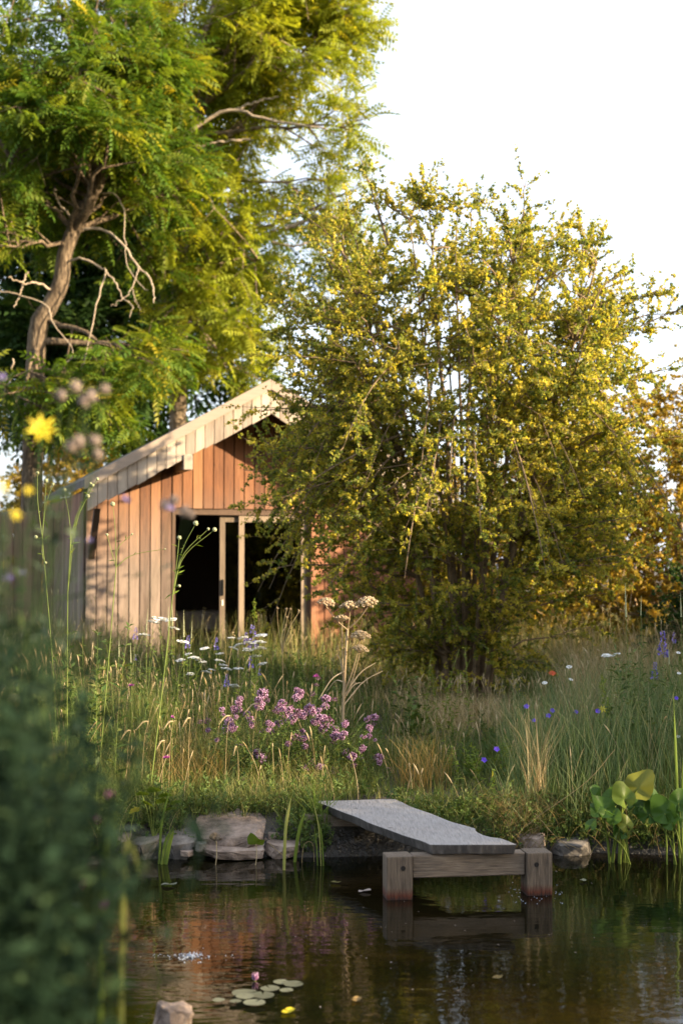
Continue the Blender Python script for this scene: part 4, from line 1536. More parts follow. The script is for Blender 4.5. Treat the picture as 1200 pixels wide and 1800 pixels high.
        k = 16
        p = np.repeat(tip, k, 0) + unit(r.normal(size=(n * k, 3))) * .135 * np.array([1, 1, .7])
        inst(nb, OCT_V, OCT_F, p, frames(unit(r.normal(size=(n * k, 3))), r.uniform(0, 6, n * k)), r.uniform(.06, .10, n * k), r.uniform(.2, 1, n * k))
        m = M['seed']
    elif kind == 'thistle':                   # fluffy spent thistle head
        V, F = blob_t(2)
        V = V * np.array([.62, .62, .8]) * (1 + .06 * r.normal(size=(len(V), 1)))
        nb.add(V, F, r.uniform(0, .4, len(V)))
        n = 90
        d = unit(r.normal(size=(n, 3)) + np.array([0, 0, .8]))
        inst(nb, leaf_t(.16, 1.0, .2), LEAF_F, d * .3, frames(d, r.uniform(0, 6, n)), r.uniform(.6, .95, n), r.uniform(.3, 1, n))
        m = M['fluff']
    elif kind == 'starflower':                # open six-petalled yellow flower
        n = 7
        a = np.arange(n) / n * 6.283
        t = np.array([[0, .05, 0], [.12, .5, .06], [0, 1, -.02], [-.12, .5, .06]])
        d = np.stack([np.cos(a), np.sin(a), np.full(n, .25)], -1)
        inst(nb, t, LEAF_F, np.zeros((n, 3)), frames(d, np.zeros(n)), r.uniform(.85, 1.05, n), r.uniform(.2, 1, n))
        inst(nb, OCT_V, OCT_F, np.array([[0, 0, .08]]), np.eye(3)[None], .16, .0)
        m = M['yellow']
    elif kind == 'poppy':
        n = 4
        a = np.arange(n) / n * 6.283
        d = np.stack([np.cos(a), np.sin(a), np.full(n, .6)], -1)
        V, F = lobed_leaf_t(1.2, 1.0)
        inst(nb, V, F, np.zeros((n, 3)), frames(d, np.zeros(n)), 1.0, r.uniform(.1, .9, n))
        m = M['red']
    elif kind == 'goldenrod':
        n = 80
        t = r.uniform(0, 1, n)
        a = r.uniform(0, 6.28, n)
        rr = .30 * (1 - t) * r.uniform(.3, 1, n)
        p = np.stack([np.cos(a) * rr, np.sin(a) * rr, t * 2], -1)
        inst(nb, leaf_t(.4, 1.0), LEAF_F, p, frames(unit(r.normal(size=(n, 3)) + np.array([0, 0, .6])), r.uniform(0, 6, n)), r.uniform(.12, .3, n), r.uniform(0, 1, n))
        m = M['lime_leaf']
    elif kind == 'bud':
        n = 14
        d = unit(r.normal(size=(n, 3)) + np.array([0, 0, .9]))
        inst(nb, leaf_t(.35, 1.0), LEAF_F, np.zeros((n, 3)), frames(d, r.uniform(0, 6, n)), r.uniform(.7, 1.1, n), r.uniform(.5, 1, n))
        m = M['seed']
    me = nb.mesh(kind, m)
    HEADS[key] = me
    return me


def plant(name, label, cat, base, heads, kind, size, part='flower_head', stem_mat='stem_green', stem_r=.0022, leaves=0, leaf=(.3, .05), leaf_mat_='forb', group=None, spread=.06, variants=3, tilt=25, up=None, fork=None, head_rot=None):
    """A plant with its foot at base, one stem to every head (world points)."""
    base = np.array(base, float)
    root = thing(name, label, cat, base, 0, group)
    st, lv = NB(), NB()
    heads = [np.array(h, float) for h in heads]
    cs = []
    for h in heads:
        b = base + np.array([rng.normal(0, spread), rng.normal(0, spread), 0])
        b[2] = gh(b[0], b[1]) - .01 if fork is None else fork[2]
        if fork is not None:
            b = np.array(fork, float)
        mid = b + (h - b) * np.array([.3, .3, .6]) + rng.normal(0, .012, 3)
        c = resample([b, mid, h], 10)
        cs.append(c)
    cs = np.array(cs)
    if fork is not None:
        tubes(st, resample([base - np.array([0, 0, .02]), base + (np.array(fork) - base) * .5 + rng.normal(0, .01, 3), fork], 10), np.linspace(stem_r * 1.7, stem_r * 1.2, 10), 5, .5)
    if fork is not None:
        tubes(st, cs, np.linspace(stem_r, stem_r * .6, 10)[None].repeat(len(cs), 0), 5, rng.uniform(.2, .9, len(cs)))
        st.build('stem', M[stem_mat], root, base, smooth=True)
    else:
        for cc in cs:
            st = NB()
            tubes(st, cc, np.linspace(stem_r, stem_r * .6, 10), 5, rng.uniform(.2, .9))
            st.build('stem', M[stem_mat], root, base, smooth=True)
    if leaves:
        q, tan, tt = pick(cs, .02, .9, leaves)
        d = unit(rdir(len(q)) * np.array([1, 1, .5]) + np.array([0, 0, .35]))
        inst(lv, leaf_t(leaf[0], 1.0), LEAF_F, q, frames(d, rng.normal(0, .6, len(q))), leaf[1] * rng.uniform(.6, 1.2, len(q)) * (1.15 - .6 * tt), np.clip(rng.normal(.4, .25, len(q)), 0, 1))
        lv.build('foliage', M[leaf_mat_], root, base)
    kinds = kind if isinstance(kind, (list, tuple)) else [kind] * len(heads)
    sizes = size if isinstance(size, (list, tuple)) else [size] * len(heads)
    for i, h in enumerate(heads):
        rot = head_rot if head_rot is not None else (R(rng.uniform(-tilt, tilt)), R(rng.uniform(-tilt, tilt)), rng.uniform(0, 6.28))
        link(part, head_mesh(kinds[i], int(rng.integers(variants))), root, h - base, rot, float(sizes[i] * rng.uniform(.85, 1.15)))
    return root


rng = np.random.default_rng(5)

# --- oregano: three clumps of purple heads (photo pixels of the 3.33x study crop at 340,1180)
OR = [(165, 225, 26), (265, 185, 34), (265, 225, 34), (240, 240, 30), (310, 250, 34), (205, 300, 34), (225, 330, 38), (190, 345, 30), (335, 280, 28), (340, 315, 24), (405, 130, 40), (425, 165, 34), (385, 200, 40), (80, 290, 30), (85, 345, 24), (375, 480, 44), (400, 510, 36), (350, 500, 30), (290, 640, 38), (305, 615, 30), (255, 420, 26), (140, 400, 24),
      (625, 125, 30), (600, 155, 34), (520, 185, 34), (480, 235, 34), (560, 230, 40), (530, 250, 40), (620, 240, 44), (680, 215, 40), (640, 260, 40), (700, 240, 30), (575, 290, 30), (440, 305, 30), (510, 210, 36), (400, 350, 24), (460, 350, 26), (600, 385, 34), (640, 395, 34), (665, 385, 26), (650, 440, 26), (600, 490, 26), (545, 270, 30),
      (775, 160, 34), (770, 205, 34), (735, 280, 44), (790, 290, 46), (765, 330, 44), (710, 300, 34), (830, 380, 40), (880, 370, 36), (890, 305, 32), (820, 410, 34), (900, 480, 40), (950, 520, 34), (930, 500, 34), (975, 570, 36), (940, 595, 38), (1060, 270, 34), (1015, 285, 24), (1030, 330, 24), (990, 385, 24), (1030, 380, 22), (1090, 505, 36), (1075, 500, 28), (1085, 595, 36), (1140, 610, 34), (990, 450, 26), (690, 540, 34), (740, 560, 32), (830, 590, 38), (840, 625, 26), (650, 570, 28)]
grp = {0: [], 1: [], 2: []}
for (x, y, r) in OR:
    px, py = 340 + x / 3.333, 1180 + y / 3.333
    k = 0 if px < 468 else (1 if px < 548 else 2)
    D = 10.75 + rng.uniform(-.28, .28)
    spent = (y > 400 and x < 900) or (x < 100)
    for rep_ in range(2):
        dx_, dy_ = (0, 0) if rep_ == 0 else rng.normal(0, r / 3.333 * .75, 2)
        grp[k].append((P(px + dx_, py + dy_ + rep_ * 3, D + rep_ * rng.normal(0, .06)), r / 3.333 / FPX * D * (.82 if rep_ == 0 else .6), 'oregano_spent' if (spent and rng.random() < .6) or rng.random() < .22 else 'oregano'))
for k, lab, bx in ((0, 'purple oregano clump, left of the three beside the jetty', 428), (1, 'purple oregano clump, middle one behind the jetty', 505), (2, 'purple oregano clump, right one above the jetty plank', 590)):
    hs = grp[k]
    plant('oregano_plant', lab, 'oregano', ground_pt(bx, 10.75), [h[0] for h in hs], [h[2] for h in hs], [h[1] for h in hs], leaves=48, leaf=(.6, .030), leaf_mat_='forb', stem_r=.0016, spread=.14, group='oregano clumps', tilt=20, variants=4)

# --- white yarrow and blue larkspur below the doors
W1 = [(279, 1089, 26), (302, 1090, 18), (306, 1105, 14), (254, 1117, 18), (270, 1094, 18)]
W2 = [(320, 1129, 16), (359, 1141, 15), (341, 1157, 18), (317, 1161, 14), (356, 1164, 13), (330, 1150, 12), (335, 1185, 12), (349, 1160, 12)]
W3 = [(386, 1150, 16), (386, 1162, 16), (398, 1177, 17), (363, 1182, 16), (372, 1178, 12), (408, 1206, 17), (419, 1176, 16), (410, 1140, 14), (407, 1122, 12), (392, 1170, 14)]
W4 = [(420, 1134, 18), (426, 1122, 18), (458, 1118, 17), (453, 1129, 16), (440, 1131, 18), (458, 1140, 18), (450, 1154, 17), (461, 1168, 15), (448, 1142, 16), (434, 1142, 15), (462, 1130, 12)]
for hs, bx, D, lab in ((W1, 285, 13.2, 'white yarrow clump, leftmost, against the pale cabin wall'), (W2, 338, 12.6, 'low white yarrow clump below the open doorway'), (W3, 395, 12.3, 'white yarrow clump below the sliding door edge, left of the dense one'), (W4, 443, 12.9, 'dense white yarrow clump under the blue larkspur spike')):
    plant('yarrow_plant', lab, 'yarrow', ground_pt(bx, D), [P(x, y, D + rng.uniform(-.15, .15)) for x, y, r in hs], 'yarrow', [r / 2 / FPX * D * 1.2 for x, y, r in hs], leaves=26, leaf=(.3, .05), leaf_mat_='lime_leaf', stem_r=.0026, group='white yarrow below the doors', spread=.1, tilt=14)
for (x, y0, y1, D, lab) in ((445, 1105, 1135, 13.0, 'tall blue larkspur spike, brightest, above the white yarrow'), (432, 1110, 1130, 13.05, 'smaller blue larkspur spike leaning left above the white yarrow'), (330, 1118, 1138, 12.7, 'blue larkspur spike between white yarrow and the doorway'), (238, 1106, 1122, 13.1, 'blue larkspur spike in front of the pale left wall'), (380, 1124, 1140, 12.9, 'lone blue larkspur before the dark doorway'), (398, 1188, 1206, 12.0, 'pale lilac larkspur low among the white yarrow'), (441, 1152, 1172, 12.5, 'lilac larkspur directly under the dense white yarrow'), (456, 1174, 1186, 12.4, 'short blue larkspur right below the dense white yarrow'), (238, 1150, 1160, 12.4, 'small violet larkspur in the grass at the left'),
                            (1165, 1115, 1150, 12.2, 'tall blue larkspur at the right edge of the meadow'), (1150, 1168, 1192, 11.8, 'fading blue larkspur lower at the right edge'), (1184, 1112, 1128, 12.6, 'blue larkspur behind the right edge grasses')):
    a, b = P(x, y1, D), P(x, y0, D)
    plant('larkspur', lab, 'larkspur', ground_pt(x, D), [a], 'delphinium', (b[2] - a[2]) / 1.7, stem_r=.003, leaves=14, leaf=(.25, .05), group='blue larkspurs', tilt=5, spread=.01)
# pale silvery spires
for (x, y0, y1, D, lab) in ((323, 1077, 1120, 12.9, 'pale pointed flower spire, left of two before the doorway'), (336, 1087, 1122, 12.8, 'pale pointed flower spire, right of two before the doorway'), (296, 1068, 1110, 12.9, 'pale flower spire beside the leftmost yarrow'), (303, 1064, 1100, 13.0, 'thin pale flower spire at the edge of the doorway'), (257, 1068, 1108, 13.0, 'faint pale spire in front of the left wall boards'), (230, 1133, 1165, 12.6, 'short pale spire in the grass at the left'), (209, 1122, 1155, 12.6, 'pale spire near the foot of the cabin corner'),
                            (1100, 1032, 1085, 11.9, 'tall white pointed spire above the dry meadow on the right'), (1126, 1050, 1082, 12.0, 'white pointed spire, right of the tall one on the right'), (1176, 1130, 1168, 11.6, 'pale spire in front of the right edge larkspur'), (1197, 1040, 1085, 11.7, 'white spire cut by the right edge')):
    a, b = P(x, y1, D), P(x, y0, D)
    plant('flower_spire', lab, 'flower spire', ground_pt(x, D), [a], 'spire', (b[2] - a[2]) / 2, part='spike', stem_r=.0035, leaves=24, leaf=(.22, .08), leaf_mat_='forb', group='pale flower spires', tilt=4, spread=.01)

# --- giant scabious: tall bare stems with button seed heads
S1 = [(113, 861), (171, 842), (154, 872), (163, 853), (159, 850), (142, 990)]
plant('giant_scabious', 'tall thin scabious with pale button seed heads before the cabin corner', 'scabious', ground_pt(122, 9.7), [P(x, y, 9.7) for x, y in S1[:5]], 'button', [.015, .012, .014, .011, .010], part='seed_head', stem_r=.0030, fork=P(119, 1042, 9.7), group='tall scabious stems', leaves=3, leaf=(.2, .07), leaf_mat_='lime_leaf')
S2 = [(66, 831), (81, 845), (93, 851), (63, 944), (80, 989)]
plant('giant_scabious', 'scabious with small buds at the far left, leaning left', 'scabious', ground_pt(108, 9.6), [P(x, y, 9.6) for x, y in S2], 'button', [.011, .014, .011, .012, .010], part='seed_head', stem_r=.0028, fork=P(74, 945, 9.6), group='tall scabious stems', leaves=2, leaf=(.2, .06), leaf_mat_='lime_leaf')
S3 = [(344, 920), (366, 930), (377, 931), (315, 945), (315, 1030)]
plant('giant_scabious', 'tall thin scabious with button seed heads across the open doorway', 'scabious', ground_pt(262, 9.9), [P(x, y, 9.9) for x, y in S3], 'button', [.016, .011, .015, .016, .012], part='seed_head', stem_r=.0030, fork=P(303, 1050, 9.9), group='tall scabious stems', leaves=4, leaf=(.2, .07), leaf_mat_='lime_leaf')
S4 = [(198, 886), (232, 939), (290, 965), (188, 940)]
plant('giant_scabious', 'dark-stemmed scabious crossing the pale left wall', 'scabious', ground_pt(168, 9.5), [P(x, y, 9.5) for x, y in S4], 'button', [.013, .006, .005, .008], part='seed_head', stem_r=.0026, fork=P(204, 997, 9.5), group='tall scabious stems', leaves=2, leaf=(.2, .05))
S5 = [(487, 1070), (504, 1071), (510, 1071), (526, 1075), (505, 1086), (502, 1100)]
plant('dry_campion', 'dry branching stems with pale buds in front of the glass door', 'dry plant', ground_pt(497, 12.0), [P(x, y, 12.0) for x, y in S5], 'bud', [.018] * 6, part='seed_head', stem_mat='straw', stem_r=.0030, fork=P(496, 1150, 12.0))
S6 = [(395, 1108), (410, 1112), (412, 1118)]
plant('dry_campion', 'small pale buds on thin stems left of the dense white yarrow', 'dry plant', ground_pt(398, 12.6), [P(x, y, 12.6) for x, y in S6], 'bud', [.014] * 3, part='seed_head', stem_mat='straw', stem_r=.002)
plant('green_spike', 'upright leafy green spike above the blue larkspur', 'wild plant', ground_pt(449, 13.3), [P(448, 1092, 13.3)], 'goldenrod', .11, part='leaf_spike', stem_r=.003, tilt=4)

# --- dried hogweed
hw = [(573, 1052, 15), (615, 1061, 18), (646, 1053, 18), (601, 1080, 13), (633, 1112, 17), (632, 1134, 14)]
DH = 11.5
hb = ground_pt(604, DH)
root = thing('hogweed', 'tall dried beige hogweed with seed umbels in front of the cabin', 'hogweed', hb)
st = NB()
top = P(611, 1105, DH)
tubes(st, resample([hb, P(603, 1260, DH), P(607, 1160, DH), top], 20), np.linspace(.013, .009, 20), 8, .5)
for (x, y, r), f in zip(hw, ((611, 1108), (611, 1105), (614, 1104), (603, 1200), (606, 1215), (607, 1225))):
    h = P(x, y + 14, DH - .1)
    s = P(*f, DH)
    tubes(st, resample([s, s + (h - s) * np.array([.55, .5, .45]), h], 10), np.linspace(.006, .0035, 10), 6, .5)
for sx, sy, ex, ey in ((605, 1200, 575, 1215), (606, 1180, 560, 1230), (604, 1225, 660, 1165), (604, 1240, 672, 1180), (605, 1190, 590, 1150), (604, 1230, 640, 1200)):
    s, h = P(sx, sy, DH), P(ex, ey, DH + rng.uniform(-.3, .2))
    tubes(st, resample([s, (s + h) / 2 + np.array([0, 0, .05]), h], 8), np.linspace(.006, .002, 8), 5, .8)
st.build('stem', M['seed'], root, hb, smooth=True)
for i, (x, y, r) in enumerate(hw):
    link('seed_umbel', head_mesh('umbel', i % 3), root, P(x, y + 14, DH - .1) - hb, (R(rng.uniform(-15, 5)), R((x - 610) * .5), rng.uniform(0, 6)), r / FPX * DH * .98)

# --- cranesbill, daisies, poppy, goldenrod on the right meadow
for (x, y, D, lab) in ((925, 1243, 11.2, 'violet cranesbill flower, upper left of the right meadow'), (970, 1250, 11.2, 'violet cranesbill, upper of a close pair in the right meadow'), (963, 1259, 11.1, 'violet cranesbill, lower of a close pair in the right meadow'), (1012, 1252, 11.2, 'violet cranesbill standing alone in dry grass right of the pair'), (938, 1267, 11.0, 'pale violet cranesbill by the straw stems'), (872, 1318, 10.5, 'deep violet cranesbill above the lime green leaves'), (850, 1337, 10.4, 'deep violet cranesbill lowest near the jetty plank'), (1050, 1251, 11.0, 'faded violet cranesbill beside the yellow star flower'), (1188, 1228, 10.9, 'violet cranesbill at the right edge')):
    plant('cranesbill', lab, 'cranesbill', ground_pt(x, D), [P(x, y, D)], 'cranesbill', .026, stem_r=.0018, leaves=10, leaf=(.6, .03), group='violet cranesbill flowers', spread=.02, head_rot=(R(50), R(rng.uniform(-25, 25)), 0))
for (x, y, D, lab, s) in ((1000, 1173, 12.4, 'white daisy, upper of two before the dark hawthorn base', .030), (1003, 1195, 12.2, 'white daisy, lower of two in the dry grass', .026), (957, 1201, 12.0, 'white daisy seen edge-on left of the pair', .028), (1192, 1295, 10.6, 'white daisy at the right edge above the marsh plant', .022), (1192, 1148, 11.6, 'white daisy at the right edge near the larkspur', .022), (1193, 1184, 11.4, 'small white daisy below the right edge larkspur', .02)):
    plant('daisy', lab, 'daisy', ground_pt(x, D), [P(x, y, D)], 'daisy', s, stem_r=.002, leaves=5, leaf=(.3, .04), group='white daisies on the right', spread=.01, head_rot=(R(28), R(rng.uniform(-15, 15)), 0))
plant('white_umbel_plant', 'flat white umbels in front of the dark hawthorn base on the right', 'wild flower', ground_pt(1072, 12.6), [P(1066, 1153, 12.6), P(1084, 1150, 12.6), P(1075, 1154, 12.65)], 'yarrow', [.04, .036, .03], stem_r=.003, tilt=10)
plant('poppy', 'small orange-red poppy in the dry grass below the hawthorn', 'poppy', ground_pt(970, 12.8), [P(970, 1186, 12.8)], 'poppy', .045, stem_r=.002, leaves=4, leaf=(.3, .05), head_rot=(R(40), 0, 0))
plant('poppy', 'tiny red flower low left beside the oregano', 'poppy', ground_pt(648, 10.9), [P(650, 1294, 10.9)], 'poppy', .016, stem_r=.002, head_rot=(R(40), 0, 0))
plant('goldenrod', 'yellow-green feathery goldenrod in the right meadow', 'goldenrod', ground_pt(1062, 11.1), [P(1062, 1240, 11.1), P(1070, 1262, 11.0), P(1056, 1215, 11.2)], 'goldenrod', [.10, .08, .07], stem_r=.002, leaves=14, leaf=(.25, .05), leaf_mat_='lime_leaf', tilt=8)
plant('yellow_star_flower', 'single yellow star-shaped flower in the right meadow', 'wild flower', ground_pt(1058, 10.9), [P(1058, 1247, 10.9)], 'starflower', .036, stem_r=.002, leaves=6, leaf=(.2, .06), head_rot=(R(55), 0, 0))
for (x, y, D, lab) in ((303, 1262, 10.4, 'magenta knapweed, larger one left of the oregano'), (293, 1333, 10.0, 'magenta knapweed just above the stones'), (231, 1206, 11.0, 'dull magenta knapweed high at the left'), (555, 1190, 11.2, 'dark red knapweed bud above the middle oregano')):
    plant('knapweed', lab, 'knapweed', ground_pt(x, D), [P(x, y, D)], 'knapweed', .026, stem_r=.0025, leaves=12, leaf=(.25, .06), group='knapweeds on the bank', spread=.01, tilt=10)
plant('red_bistort', 'slim dark red flower spikes above the oregano, left of the hogweed', 'wild flower', ground_pt(553, 11.0), [P(556, 1204, 11.0), P(550, 1220, 11.0), P(559, 1192, 11.0)], 'oregano_spent', [.022, .024, .02], stem_r=.002, leaves=6, leaf=(.3, .05))

# --- tall leafy plants on the right and by the hawthorn foot
def leafy(name, label, px, D, top_y, n, spread, leaf, mat, cat='wild plant', k=40, group=None, lw=.3, lean=.25, r=.003, droop=0.0):
    b = ground_pt(px, D)
    root = thing(name, label, cat, b, 0, group)
    st, lv = NB(), NB()
    H = P(px, top_y, D)[2] - b[2]
    S = b + np.stack([rng.normal(0, spread, n), rng.normal(0, spread, n), np.zeros(n)], -1)
    S[:, 2] = gh(S[:, 0], S[:, 1]) - .01
    a = rng.uniform(0, 6.28, n)
    c = curve(S, np.tile([0, 0, 1.], (n, 1)), H * rng.uniform(.65, 1.0, n), np.stack([np.cos(a), np.sin(a), np.full(n, -.08)], -1) * rng.uniform(.2, 1, n)[:, None] * lean, 8)
    for cc in c:
        st = NB()
        tubes(st, cc, np.linspace(r, r * .4, 8), 5, .5)
        st.build('stem', M['stem_green'], root, b)
    q, tan, tt = pick(c, .04, 1.0, k)
    d = unit(rdir(len(q)) * np.array([1, 1, .4]) + np.array([0, 0, .4 - droop]))
    inst(lv, leaf_t(lw, 1.0), LEAF_F, q, frames(d, rng.normal(0, .5, len(q))), leaf * rng.uniform(.6, 1.2, len(q)) * (1.2 - .6 * tt), np.clip(rng.normal(.4, .25, len(q)), 0, 1))
    lv.build('foliage', M[mat], root, b)
    return root


leafy('leafy_herb', 'tall leafy green herb with upright stems, right of the dry meadow', 1100, 11.6, 1085, 5, .07, .10, 'forb', k=46, group='leafy herbs')
leafy('leafy_herb', 'bushy green herb in front of the right edge larkspur', 1135, 11.2, 1150, 7, .10, .09, 'forb', k=40, group='leafy herbs')
leafy('leafy_herb', 'broad-leaved herb filling the right meadow above the tall grass', 1108, 10.9, 1210, 8, .12, .09, 'forb', k=36, group='leafy herbs', lw=.5)
leafy('leafy_herb', 'fine green herb standing at the left foot of the hawthorn', 778, 12.9, 1128, 6, .08, .06, 'lime_leaf', k=60, group='leafy herbs', lw=.2)
leafy('leafy_herb', 'pale leafy herb left of the hawthorn foot', 714, 12.8, 1175, 5, .07, .09, 'forb', k=26, group='leafy herbs', lw=.45)
leafy('leafy_herb', 'dark rounded bushy herb at the right jamb of the glass door', 545, 13.6, 1125, 14, .20, .045, 'forb', k=60, group='leafy herbs', lw=.5)
leafy('leafy_herb', 'lime green soft herb right of the jetty plank', 850, 10.7, 1290, 12, .20, .05, 'lime_leaf', k=46, group='leafy herbs', lw=.3, lean=.5)
leafy('leafy_herb', 'feathery green herb touching the right edge of the jetty plank', 815, 9.85, 1392, 14, .14, .035, 'forb', k=46, group='leafy herbs', lw=.25, lean=.5)
leafy('leafy_herb', 'stem with large drooping pale leaves between jetty and marsh plant', 868, 10.0, 1330, 2, .03, .075, 'lime_leaf', k=9, group='leafy herbs', lw=.5, droop=.8)
leafy('leafy_herb', 'green herb growing beside the left scabious stems', 150, 10.2, 1085, 9, .16, .10, 'forb', k=34, group='leafy herbs', lw=.35)
leafy('leafy_herb', 'green herb at the far left below the board fence', 40, 9.6, 1090, 9, .18, .10, 'forb', k=34, group='leafy herbs', lw=.35)
leafy('leafy_herb', 'grey-green herb in front of the low left wall', 225, 11.2, 1110, 10, .2, .08, 'forb', k=34, group='leafy herbs', lw=.3)


def tuft(name, label, px, D, h, n, spread, mat, w=.004, lean=(.1, .6), group=None, v=(0, 1)):
    b = ground_pt(px, D)
    a, rr = rng.uniform(0, 6.28, n), np.sqrt(rng.uniform(0, 1, n)) * spread
    x, y = b[0] + np.cos(a) * rr, b[1] + np.sin(a) * rr
    g = NB()
    blades(g, x, y, h * rng.uniform(.5, 1.1, n), w * rng.uniform(.6, 1.4, n), rng.uniform(*lean, n), rng.uniform(*v, n), rows=5)
    o = g.build(name, M[mat], None, b)
    o.location = [float(c) for c in b]
    return tag(o, label, 'grass tuft', group)


tuft('grass_tuft', 'rust-brown grass tuft right behind the jetty plank', 742, 10.4, .42, 230, .2, 'rust_grass', lean=(.1, .8), group='grass tufts')
tuft('grass_tuft', 'tall straw-coloured grass tuft on the bank between jetty and marsh plant', 938, 9.95, .72, 80, .08, 'straw', .0035, (.02, .5), 'grass tufts')
tuft('grass_tuft', 'matted dry grass mound at the water right of the jetty end', 905, 9.72, .24, 420, .17, 'straw', .0035, (.6, 1.6), 'grass tufts', (0, .7))
tuft('grass_tuft', 'pale dry grass clump below the dark bush on the right', 1045, 12.6, .62, 700, .34, 'straw', .005, (.1, .8), 'grass tufts')
tuft('grass_tuft', 'sunlit dry grass clump beyond the meadow at the right', 1075, 14.6, .8, 800, .5, 'straw', .007, (.1, .8), 'grass tufts')
tuft('grass_tuft', 'straw clump at the right edge beside the dark bush', 1165, 14.0, .9, 500, .4, 'straw', .006, (.1, .6), 'grass tufts')
tuft('grass_tuft', 'dry grass strip at the foot of the hawthorn', 830, 13.9, .30, 700, .5, 'straw', .005, (.2, .9), 'grass tufts')
tuft('grass_tuft', 'yellow-green grass clump before the doorway', 268, 12.2, .62, 500, .22, 'reed', .005, (.1, .5), 'grass tufts', (.3, 1))
tuft('grass_tuft', 'tangled brown grass left of the oregano', 335, 10.6, .45, 260, .3, 'rust_grass', .003, (.2, 1.0), 'grass tufts')
tuft('grass_tuft', 'green sedge tuft under the left edge of the plank', 562, 9.66, .34, 60, .07, 'reed', .006, (.1, .9), 'grass tufts', (0, .4))

# nodding pale grass heads
for i, (x, y, x2, D, lab) in enumerate(((262, 1268, 240, 10.3, 'nodding pale grass head, leftmost of three beside the knapweed'), (305, 1268, 288, 10.3, 'nodding pale grass head, middle of three beside the knapweed'), (335, 1262, 322, 10.35, 'nodding pale grass head, rightmost of three beside the knapweed'), (230, 1284, 214, 10.2, 'nodding pale grass head bending left over the bank'), (290, 1302, 276, 10.1, 'nodding grass head lower, above the grey stones'), (405, 1258, 386, 10.4, 'curved white grass head in front of the left oregano'), (416, 1312, 411, 10.3, 'short white grass head low before the left oregano'), (455, 1237, 432, 10.6, 'thin curved grass head above the left oregano'))):
    b = ground_pt(x2 + 10, D)
    t_ = P(x, y, D)
    root = thing('nodding_grass', lab, 'grass stem', b, 0, 'nodding grass heads')
    e = t_ + np.array([(x2 - x) / FPX * D, -.02, -.06])
    p0 = b + (t_ - b) * np.array([.4, .5, .75])
    nb_ = NB()
    c = resample([b, p0, t_], 10)
    tubes(nb_, c, np.linspace(.002, .0012, 10), 4, .6)
    nb_.build('stem', M['straw'], root, b)
    nb_ = NB()
    c = resample([t_, (t_ + e) / 2 + np.array([0, 0, .022]), e], 9)
    tubes(nb_, c, np.array([.001, .004, .006, .0065, .006, .0055, .005, .003, .001]), 6, .9)
    q, tan, tt = pick(c[None], .05, 1, 60)
    inst(nb_, leaf_t(.25, 1.0), LEAF_F, q, frames(unit(tan + rdir(60) * .7), rng.uniform(0, 6, 60)), .014, rng.uniform(.5, 1, 60))
    nb_.build('seed_head', M['straw'], root, b)


# ------------------------------------------------------------------ water plants
def ribbon(pts, w, n=12, twist=.4):
    c = resample(pts, n)
    t = np.linspace(0, 1, n)
    wid = w * np.minimum(1, (1 - t) * 3.5) * (.8 + .2 * np.sin(t * 3.1))
    side = np.stack([np.cos(twist * t), np.sin(twist * t) * .6, np.zeros(n)], -1)
    fold = np.array([0, -.25, 0])
    L, Mi, Rr = c - side * wid[:, None] / 2, c + fold * wid[:, None], c + side * wid[:, None] / 2
    V = np.stack([L, Mi, Rr], 1).reshape(-1, 3)
    k = np.arange(n - 1) * 3
    F = np.concatenate([np.stack([k, k + 1, k + 4, k + 3], -1), np.stack([k + 1, k + 2, k + 5, k + 4], -1)])
    return V, F


def iris(label, base_px, D, blds, group='reed blades in the shallow water', name='water_iris', z0=-.12):
    b = np.array(((base_px - 600) / FPX * D, D, z0))
    root = thing(name, label, 'reed', b, 0, group)
    for (x0, x1, x2, yt, w, v) in blds:
        p0 = np.array(((x0 - 600) / FPX * D, D + rng.uniform(-.03, .03), z0))
        h = P(x2, yt, D)
        mid = P(x1, (yt + 1520) / 2, D)
        V, F = ribbon([p0, mid, h], w, twist=rng.uniform(-.8, .8))
        NB().add(V, F, v).build('blade', M['reed'], root, b, smooth=True)


